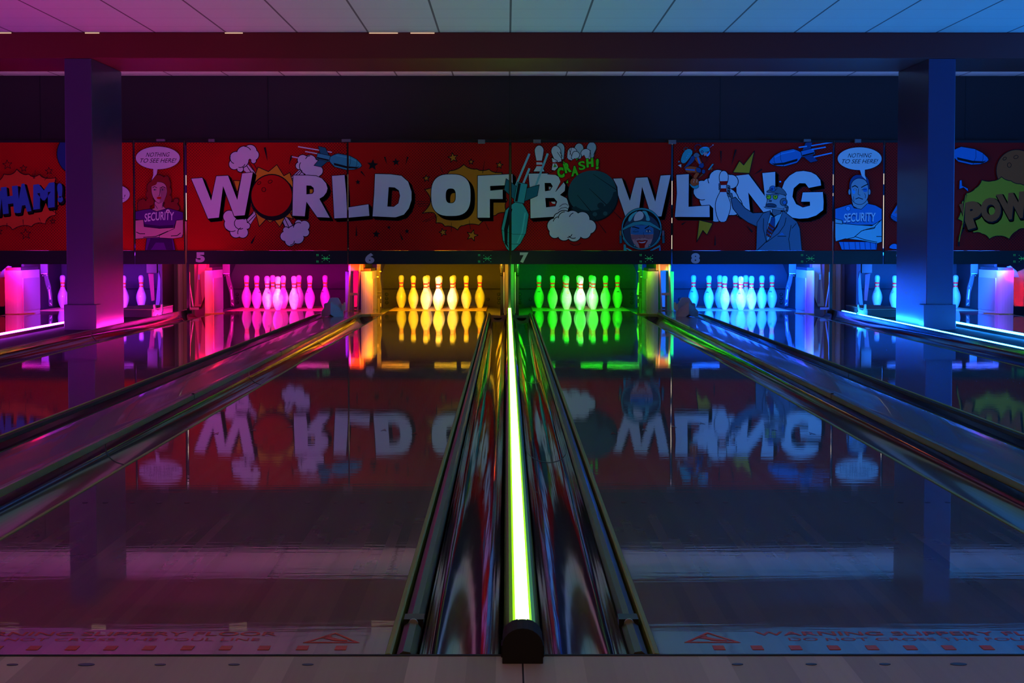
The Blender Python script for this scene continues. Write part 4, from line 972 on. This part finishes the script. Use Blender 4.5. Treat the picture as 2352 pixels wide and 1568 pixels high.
lpoly(T, 'w', [(85, 780), (190, 740), (190, 850)], 6); ell(T, 't', 120, 668, 24, 24)
lpoly(T, 'bd', smooth([(430, 640), (500, 480), (640, 500), (560, 660), (480, 740), (330, 860), (250, 880)], 1), 9)
lpoly(T, 'or', smooth([(560, 560), (720, 480), (800, 680), (860, 760), (800, 840), (700, 740)], 1), 8)
poly(T, 'b', [(650, 530), (700, 520), (780, 720), (720, 740)]); lpoly(T, 'bd', [(740, 740), (850, 700), (870, 800), (820, 870), (700, 820)], 8)
lpoly(T, 'or', smooth([(290, 850), (430, 800), (700, 830), (780, 900), (790, 1010), (600, 1000), (330, 1000)], 1), 10)
poly(T, 'b', [(300, 880), (600, 900), (600, 950), (320, 920)]); lpoly(T, 'bd', smooth([(620, 850), (740, 850), (790, 920), (770, 1010), (640, 970)], 1), 8)
lpoly(T, 'or', [(640, 980), (740, 1020), (650, 1160), (560, 1180), (560, 1090)], 8); lpoly(T, 'br', [(810, 1030), (870, 1040), (730, 1150), (680, 1170)], 8); lpoly(T, 'bd', smooth([(810, 900), (910, 910), (900, 1030), (810, 1030)], 1), 8)
lpoly(T, 'or', smooth([(500, 1160), (700, 1170), (720, 1380), (640, 1420), (520, 1400), (440, 1300)], 1), 9); lpoly(T, 't', smooth([(420, 1300), (560, 1420), (700, 1350), (720, 1440), (600, 1500), (470, 1420)], 1), 9)
for x, y in ((575, 1220), (560, 1275), (660, 1225), (655, 1275)): ell(T, 'w', x, y, 13, 11)
lpoly(T, 'grd', smooth([(540, 470), (640, 380), (760, 470), (700, 540), (580, 540)], 1), 8)
stroke(T, 'bd', epts(690, 250, 100, 90, 16, 0, 130, 400), 24)
lpoly(T, 't', smooth([(710, 300), (830, 220), (1000, 220), (1050, 300), (1040, 360), (880, 400), (820, 500), (740, 400)], 1), 10); ell(T, 'bl', 900, 245, 80, 20)
poly(T, 's', [(850, 400), (980, 390), (960, 470), (880, 500)]); poly(T, 'bl', smooth([(1040, 340), (1060, 430), (970, 530), (930, 480), (1000, 420)], 1)); ell(T, 'bd', 815, 375, 36, 36, 0, 8); ell(T, 'w', 815, 378, 12, 12)
stroke(T, 'b', [(1040, 250), (1130, 180)], 10); ell(T, 'lb', 1140, 170, 18, 18)
lpoly(T, 'rd', smooth([(780, 540), (920, 520), (970, 620), (880, 700), (800, 660)], 1), 6)
lpoly(T, 't', [(985, 910), (1120, 730), (1170, 740), (1030, 930)], 8); ell(T, 'br', 1090, 880, 30, 40)
# ---- security woman
def bubble(T, cx, cy, rx, ry, tail):
    lpoly(T, 'w', tail, 5); ell(T, 'w', cx, cy, rx, ry, 0, 5); poly(T, 'w', tail)
T = C2
poly(T, 'rd', [(1515, 125), (2065, 125), (2065, 1345), (1515, 1345)]) if False else None
# hair
cloud(T, [(1790, 580, 80), (1850, 600, 75), (1730, 640, 70), (1880, 680, 55), (1700, 720, 50), (1890, 770, 50), (1695, 800, 45), (1905, 850, 55), (1610, 830, 55), (1590, 870, 35), (1960, 850, 50), (1990, 790, 28), (2000, 870, 28), (1650, 860, 45), (1620, 790, 22), (1880, 540, 28)], 'h', 5)
lpoly(T, 's', [(1745, 800), (1745, 870), (1700, 890), (1780, 940), (1880, 880), (1840, 850), (1850, 780)], 5)
lpoly(T, 's', smooth([(1712, 600), (1760, 575), (1840, 580), (1880, 620), (1890, 700), (1860, 780), (1810, 820), (1770, 810), (1725, 750), (1708, 680)], 2), 5)
poly(T, 'sd', [(1800, 640), (1880, 640), (1880, 720), (1850, 800), (1800, 820), (1815, 720)]); poly(T, 'h', smooth([(1700, 640), (1720, 560), (1800, 520), (1880, 570), (1900, 640), (1850, 580), (1780, 570), (1765, 610), (1730, 620)], 1))
stroke(T, 'k', [(1722, 645), (1745, 630), (1775, 645)], 7); stroke(T, 'k', [(1810, 645), (1840, 630), (1868, 642)], 7)
for x in (1748, 1836): ell(T, 'w', x, 665, 17, 7, 0, 4); ell(T, 'k', x, 665, 6, 6)
stroke(T, 'k', [(1810, 660), (1802, 730), (1790, 735)], 6); poly(T, 'r', smooth([(1765, 755), (1795, 740), (1825, 750), (1815, 772), (1780, 772)], 1))
stroke(T, 'k', [(1750, 830), (1780, 880)], 5); stroke(T, 'k', [(1840, 810), (1830, 870)], 5)
lpoly(T, 'v', [(1530, 910), (1620, 890), (1700, 880), (1770, 910), (1840, 890), (1900, 870), (2000, 900), (2068, 920), (2068, 1000), (1990, 1010), (1960, 1100), (1640, 1100), (1620, 1010), (1530, 1000)], 6)
poly(T, 'vd', [(1630, 1050), (1800, 1070), (1960, 1060), (1950, 1110), (1640, 1100)])
lpoly(T, 'v', [(1660, 1200), (1950, 1200), (1980, 1345), (1640, 1345)], 6); poly(T, 'vd', [(1700, 1210), (1940, 1210), (1960, 1345), (1880, 1345), (1850, 1260), (1760, 1260), (1700, 1345), (1660, 1345)])
lpoly(T, 's', [(1530, 1010), (1620, 1000), (1630, 1080), (1800, 1100), (1990, 1090), (2066, 1180), (2060, 1200), (1900, 1215), (1800, 1200), (1640, 1210), (1530, 1220)], 6)
lpoly(T, 's', [(2068, 1000), (1990, 1010), (1970, 1100), (1800, 1180), (1800, 1205), (1960, 1215), (2050, 1200), (2068, 1160)], 6)
for P in ([(1540, 1140), (1580, 1160), (1640, 1160)], [(1620, 1200), (1760, 1190), (1900, 1130)], [(1930, 1185), (2000, 1180), (2040, 1150)]): stroke(T, 'k', P, 9)
text(T, 'w', 'SECURITY', (1632, 1030), (330, -20), (4, -95), .015, arch=-12)
ell(T, 'w', 1896, 908, 25, 25, 0, 4); poly(T, 'sd', smooth([(1884, 900), (1896, 906), (1908, 900), (1904, 915), (1896, 922), (1888, 915)], 1))
bubble(T, 1783, 308, 250, 130, [(1732, 430), (1780, 430), (1770, 490), (1715, 558), (1732, 500)])
text(T, 'k', 'NOTHING', (1648, 296), (262, -2), (10, -48), .0, .15); text(T, 'k', 'TO SEE HERE!', (1578, 362), (405, -2), (10, -48), .0, .15)
# ---- security man
T = C7
lpoly(T, 'gr', [(270, 780), (450, 780), (470, 840), (380, 900), (290, 850)], 6)
lpoly(T, 'bd', smooth([(245, 660), (250, 560), (300, 500), (380, 495), (460, 530), (475, 640), (465, 700), (260, 700)], 1), 5)
lpoly(T, 'gr', smooth([(262, 590), (330, 530), (420, 545), (455, 600), (465, 680), (455, 770), (400, 830), (330, 830), (275, 790), (262, 690)], 2), 6)
for x in (247, 472): ell(T, 'gr', x, 690, 14, 34, 0, 5)
poly(T, 'b', smooth([(400, 640), (450, 640), (450, 690), (400, 690)], 1)); stroke(T, 'k', [(275, 635), (310, 618), (345, 640)], 11); stroke(T, 'k', [(380, 640), (420, 618), (460, 600)], 11)
poly(T, 'bl', smooth([(275, 650), (315, 655), (310, 715), (280, 710)], 1)); ell(T, 'w', 310, 665, 18, 7, 0, 4); stroke(T, 'k', [(385, 665), (440, 660)], 6); stroke(T, 'k', [(350, 650), (345, 715), (370, 730)], 5)
stroke(T, 'k', [(315, 770), (350, 755), (400, 772)], 9); stroke(T, 'k', [(290, 740), (300, 800)], 5); stroke(T, 'k', [(415, 705), (430, 730), (425, 760)], 5)
lpoly(T, 'b', [(85, 880), (200, 845), (270, 825), (300, 870), (380, 885), (450, 820), (540, 840), (612, 880), (612, 1000), (540, 1060), (180, 1060), (165, 1010), (85, 1000)], 6)
lpoly(T, 'b', [(125, 1250), (560, 1250), (555, 1340), (160, 1340)], 6)
for x in (180, 240, 310, 360, 420, 480, 540): stroke(T, 'bd', [(x, 1255), (x + 8, 1340)], 9)
lpoly(T, 'lb', [(85, 990), (165, 1010), (170, 1045), (330, 1060), (500, 1070), (612, 1000), (612, 1250), (560, 1270), (380, 1235), (200, 1215), (90, 1248), (80, 1150)], 7)
for P in ([(90, 1040), (170, 1050)], [(210, 1220), (300, 1200), (380, 1130), (440, 1110)], [(305, 1190), (430, 1230), (560, 1255)], [(600, 1010), (540, 1070), (525, 1100), (400, 1120)], [(550, 1190), (610, 1190)], [(440, 1110), (540, 1085)]): stroke(T, 'k', P, 8)
text(T, 'bd', 'SECURITY', (186, 1048), (345, -12), (4, -100), .05, arch=-8); text(T, 'w', 'SECURITY', (182, 1036), (355, -12), (6, -100), .015, arch=-8)
ell(T, 'bl', 232, 877, 26, 26, 0, 4); stroke(T, 'b', [(222, 875), (232, 888), (244, 870)], 5)
bubble(T, 362, 316, 250, 130, [(365, 440), (420, 440), (420, 500), (438, 560), (385, 510)])
text(T, 'k', 'NOTHING', (228, 304), (262, -2), (10, -48), .0, .15); text(T, 'k', 'TO SEE HERE!', (156, 370), (405, -2), (10, -48), .0, .15)
# ---- left end panel: WHAM!
T = C2
ell(T, 'bd', 900, 260, 250, 250, 0, 8)
burst(T, 'or', 300, 780, [(-120, 600), (55, 490), (200, 435), (335, 490), (455, 495), (640, 530), (700, 640), (720, 800), (640, 950), (520, 1050), (365, 1080), (150, 1115), (0, 1080), (-120, 1000)], .82, 8)
for ch, o, r_, u_ in (('W', (-130, 965), (190, -20), (-20, -270)), ('H', (45, 940), (190, -22), (-25, -300)), ('A', (195, 930), (170, -25), (-10, -320)), ('M', (385, 890), (240, -30), (0, -280)), ('!', (660, 810), (60, -5), (-10, -215))): text(T, 'k', ch, (o[0] + 20, o[1] + 22), r_, u_, .06, outline=14)
for ch, o, r_, u_ in (('W', (-130, 965), (190, -20), (-20, -270)), ('H', (45, 940), (190, -22), (-25, -300)), ('A', (195, 930), (170, -25), (-10, -320)), ('M', (385, 890), (240, -30), (0, -280)), ('!', (660, 810), (60, -5), (-10, -215))): text(T, 'b', ch, o, r_, u_, .075)
for x, y, r in ((95, 385, 55), (277, 425, 40), (562, 455, 42), (302, 1165, 62), (0, 1135, 40), (605, 1020, 30)):
    P = []
    for i in range(10): q = r if i % 2 == 0 else r * .42; a = math.radians(-95 + i * 36); P.append((x + q * math.cos(a), y + q * math.sin(a)))
    stroke(T, 'k', P, 6, True)
for p, q in (((400, 540), (410, 440)), ((390, 540), (380, 480)), ((550, 520), (510, 560)), ((640, 610), (700, 560)), ((620, 590), (660, 540)), ((90, 1040), (90, 1110)), ((270, 1000), (275, 1060)), ((450, 980), (470, 1030)), ((600, 900), (660, 940))): dash(T, p, q, 8, 3)
lpoly(T, 'w', epts(1290, 718, 182, 112), 5); text(T, 'k', 'A', (1350, 697), (30, 0), (5, -48), 0, .15); text(T, 'k', 'L!', (1365, 768), (48, 0), (6, -48), 0, .15)
# ---- right end panel: POW
T = C7
missile(T, frame_of((1230, 215), (1815, 330), 92), ('b', 'bd', 'b'))
ell(T, 'or', 2130, 450, 232, 236, 0, 8)
for x, y, rx, ry, ro in ((1993, 315, 22, 15, -35), (2120, 297, 26, 18, -20), (2045, 388, 22, 26, 0)): stroke(T, 'k', epts(x, y, rx, ry, 18, ro), 6, True)
burst(T, 'y', 1950, 860, [(1560, 705), (1660, 650), (1735, 555), (1855, 565), (1958, 520), (2065, 565), (2175, 600), (2320, 620), (2420, 800), (2400, 1000), (2215, 1100), (2130, 1130), (2045, 1220), (1930, 1185), (1820, 1220), (1735, 1160), (1640, 1150), (1560, 1080), (1465, 995), (1510, 800)], .93, 8)
PW = (('P', (1580, 1115), (215, -60), (-100, -285)), ('O', (1740, 1040), (225, -30), (-30, -270)), ('W', (1955, 1010), (330, -40), (-60, -290)), ('!', (2230, 950), (60, -5), (40, -280)))
for ch, o, r_, u_ in PW: text(T, 'k', ch, (o[0] + 12, o[1] + 16), r_, u_, .07, outline=14)
for ch, o, r_, u_ in PW: text(T, 'or', ch, o, r_, u_, .075)
lpoly(T, 'b', [(1485, 560), (1510, 555), (1515, 620), (1580, 650), (1585, 690), (1530, 640), (1480, 660)], 6)
stroke(T, 'k', [(1560, 720), (1540, 790), (1530, 1100), (1480, 1200), (1475, 1300)], 22); stroke(T, 'y', [(1558, 725), (1545, 790), (1520, 1050), (1490, 1180), (1478, 1250)], 11)
lpoly(T, 'b', smooth([(705, 960), (740, 900), (800, 800), (830, 780), (830, 1040), (790, 1030), (720, 1000)], 1), 6); poly(T, 'sd', [(750, 930), (800, 860), (830, 850), (830, 940)])
for k in range(4): stroke(T, 'k', [(715, 950 + k * 18), (760, 975 + k * 16), (830, 985 + k * 14)], 5)
lpoly(T, 'b', smooth([(690, 1330), (700, 1290), (750, 1265), (800, 1290), (860, 1280), (860, 1340)], 1), 6)
# ---- boards
def halftone(name, x0, phase, amp):
    k = N(name)
    tc = k.n('ShaderNodeTexCoord'); sp = k.n('ShaderNodeSeparateXYZ'); k.l(tc.outputs['Object'], sp.inputs[0])
    P = .0302
    a = k.math('DIVIDE', sp.outputs[0], P); b = k.math('DIVIDE', sp.outputs[2], P)
    u = k.math('ADD', k.math('MULTIPLY', k.math('ADD', a, b), 1.0), 60.0); v = k.math('ADD', k.math('MULTIPLY', k.math('SUBTRACT', a, b), 1.0), 60.0)
    fu = k.math('SUBTRACT', k.math('FRACT', u), .5); fv = k.math('SUBTRACT', k.math('FRACT', v), .5)
    r = k.math('SQRT', k.math('ADD', k.math('MULTIPLY', fu, fu), k.math('MULTIPLY', fv, fv)))
    # dot size swells and fades across the print
    w = k.math('ADD', k.math('MULTIPLY', sp.outputs[0], 3.6), k.math('MULTIPLY', sp.outputs[2], -2.2))
    sz = k.math('ADD', k.math('MULTIPLY', k.math('SINE', k.math('ADD', w, phase)), amp), .19)
    ms = k.math('LESS_THAN', r, sz)
    k.l(k.mix(ms, (.52, .006, .003), (.13, .002, .002)), k.b.inputs['Base Color']); k.b.inputs['Roughness'].default_value = .6; k.b.inputs['Specular IOR Level'].default_value = .12
    return k.m
def led_points():
    R_ = []
    for i in (-2, -1, 1, 2): R_ += [(i * 4.1, -i * 3.7), (i * 4.1, i * 3.7)]
    R_ += [(i * 2.05 + .0, 0) for i in range(-4, 5)] + [(-2, -2), (2, -2), (-2, 2), (2, 2)]
    for a in (0, 3): 
        for b_ in (0, 2.6): R_ += [(-20.5 + a, -9.2 + b_), (-20.5 + a, 5.6 + b_)]
    return R_
PAN = [('4', -66, 306, 'red artwork panel at the left end with blue WHAM! lettering', 2.2, .10, None, None),
       ('s1', 311, 422, 'narrow red panel with a woman in a purple SECURITY shirt and speech bubble', 4.5, .08, None, None),
       ('5', 430, 797, 'red artwork panel with the letters W, ball, R, L bursting out of clouds', 1.4, .12, ('5', 450.5, 471, 579, 602.3), 748.5),
       ('6', 801, 1169, 'red artwork panel with the letters D OF over an orange burst', 3.6, .12, ('6', 839, 860, 581, 605), 1119.4),
       ('7', 1175, 1541, 'red artwork panel with B, a dark bowling ball, W and a winking astronaut', 5.4, .12, ('7', 1194, 1213.5, 579.5, 603.5), 1490.5),
       ('8', 1547, 1912, 'red artwork panel with L, a pin, N, G and a robot in a suit', 1.0, .12, ('8', 1587, 1607.5, 581, 605), 1861),
       ('s2', 1918, 2028, 'narrow red panel with a man in a blue SECURITY shirt and speech bubble', 4.5, .08, None, None),
       ('9', 2034, 2406, 'red artwork panel at the right end with POW lettering on a yellow burst', .4, .12, ('9', 2058, 2079, 579, 603), 2349)]
def clip(tri, x0, x1, y0, y1):
    P = list(tri)
    for ax, lim, sg in ((0, x0, 1), (0, x1, -1), (1, y0, 1), (1, y1, -1)):
        Q = []
        for i in range(len(P)):
            a, b = P[i], P[(i + 1) % len(P)]; da, db = sg * (a[ax] - lim), sg * (b[ax] - lim)
            if da >= 0: Q.append(a)
            if da * db < 0: t = da / (da - db); Q.append((a[0] + t * (b[0] - a[0]), a[1] + t * (b[1] - a[1])))
        P = Q
        if len(P) < 3: return None
    return P
YT, YB = 327.5, 575.5
PANOBJ = []
def panel_at(px): return min(PANOBJ, key=lambda q: 0 if q[0] <= px <= q[1] else min(abs(px - q[0]), abs(px - q[1])))
for nm, x0, x1, lab, ph, am, num, led in PAN:
    xc, zb = at((x0 + x1) / 2, 606.5, YM); XL, _ = at(x0, 450, YM); XR, _ = at(x1, 450, YM)
    zt = at(1164, YT, YM)[1]; zm = at(1164, YB, YM)[1]
    p = thing('artwork_panel', lab, 'sign panel', (xc, YM, zb), 'artwork panels above the pins')
    MB().box(XL - xc, XR - xc, 0, .012, zm - zb, zt - zb).build('print_board', halftone('halftone_' + nm, xc, ph, am), p)
    MB().box(XL - xc - .008, XR - xc + .008, .0125, .03, zm - zb, at(1164, 322, YM)[1] - zb).build('back_frame', M_matte, p)
    PANOBJ.append((x0, x1, p, xc, zb))
    mb = MB(); cols = []
    for li, (col, tris) in enumerate(LAY):
        yy = -.0008 - .000045 * li; hit = False
        for t in tris:
            if max(q[0] for q in t) < x0 or min(q[0] for q in t) > x1: continue
            c = clip(t, x0, x1, YT, YB)
            if not c: continue
            if col not in cols: cols.append(col)
            n = len(mb.v)
            for q in c:
                X, Z = at(q[0], q[1], YM); mb.v.append((X - xc, yy, Z - zb))
            mb.f.append(list(range(n, n + len(c)))); mb.mi.append(cols.index(col)); mb.sm.append(False)
    me = bpy.data.meshes.new('printed_artwork'); me.from_pydata(mb.v, [], mb.f)
    for i, f in enumerate(me.polygons): f.material_index = mb.mi[i]
    link('printed_artwork', me, p, [AM[c] for c in cols])
    MB().box(XL - xc - .006, XR - xc + .006, -.012, .03, 0, zm - zb - .0005).build('number_strip', M_matte, p, bevel=.002)
    if num:
        ch, a0, a1, b0, b1_ = num; T_, w_ = text_tris(ch, .06); mb = MB()
        X0, Z0 = at(a0, b1_, YM); X1, Z1 = at(a1, b0, YM)
        for t in T_:
            n = len(mb.v); mb.v += [(X0 + q[0] * (X1 - X0) - xc, -.0135, Z0 + q[1] * (Z1 - Z0) - zb) for q in t]; mb.f.append([n, n + 1, n + 2]); mb.mi.append(0); mb.sm.append(False)
        mb.build('lane_number', M_num, p)
    if led:
        mb = MB()
        for u, v in led_points():
            if led + u > x1: continue
            X, Z = at(led + u, 593.5 + v, YM); r = .0026
            mb.prism([(X - xc + r * math.cos(PI * i / 3), Z - zb + r * math.sin(PI * i / 3)) for i in range(6)], -.014, -.0122)
        mb.build('led_display', M_ledg, p)
for a, b_, y0, y1 in ((362, 380, 320, 325), (481, 494, 320, 326), (786, 806, 320, 326), (1098, 1114, 321, 330), (1225, 1242, 321, 329), (1535, 1552, 322, 331), (1845, 1861, 320, 326), (1962, 1976, 320, 328)):
    _, _, p, xc, zb = panel_at((a + b_) / 2); X0, Z0 = at(a, y1, YM); X1, Z1 = at(b_, y0, YM)
    MB().box(X0 - xc, X1 - xc, -.06, .0, Z0 - zb, Z1 - zb).build('tape_tab', mat('tape', (.16, .14, .15), .4), p)
M_glint = mat('painted_glint', (.1, .1, .1), .5, emit=(1., .78, .55), es=1.1)  # glowing strips imitate warm reflections on the rails between the panels
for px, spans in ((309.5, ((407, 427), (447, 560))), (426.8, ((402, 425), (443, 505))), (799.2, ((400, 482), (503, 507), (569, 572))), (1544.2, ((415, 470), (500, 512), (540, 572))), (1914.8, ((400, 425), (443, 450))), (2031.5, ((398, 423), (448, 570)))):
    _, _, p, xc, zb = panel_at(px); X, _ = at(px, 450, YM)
    for a, b_ in spans: MB().box(X - xc - .0028, X - xc + .0028, .031, .035, at(1164, b_, YM)[1] - zb, at(1164, a, YM)[1] - zb).build('glint_strip', M_glint, p)
# ---------------------------------------------------------------- camera, world, colour
cam = bpy.data.cameras.new('camera'); cam.sensor_width = 36; cam.lens = F_PX / 2352 * 36; cam.clip_start = .02; cam.clip_end = 100
co = bpy.data.objects.new('camera', cam); COL.objects.link(co); co.location = (0, -D0, CH)
co.rotation_euler = (PI / 2 - TH, 0, -YAW); sc.camera = co
w = bpy.data.worlds.new('world'); sc.world = w; w.use_nodes = True
w.node_tree.nodes['Background'].inputs[0].default_value = (0, 0, 0, 1); w.node_tree.nodes['Background'].inputs[1].default_value = 0
sc.view_settings.view_transform = 'Standard'; sc.view_settings.look = 'None'; sc.view_settings.exposure = 0; sc.view_settings.gamma = 1
sc.view_settings.use_curve_mapping = False
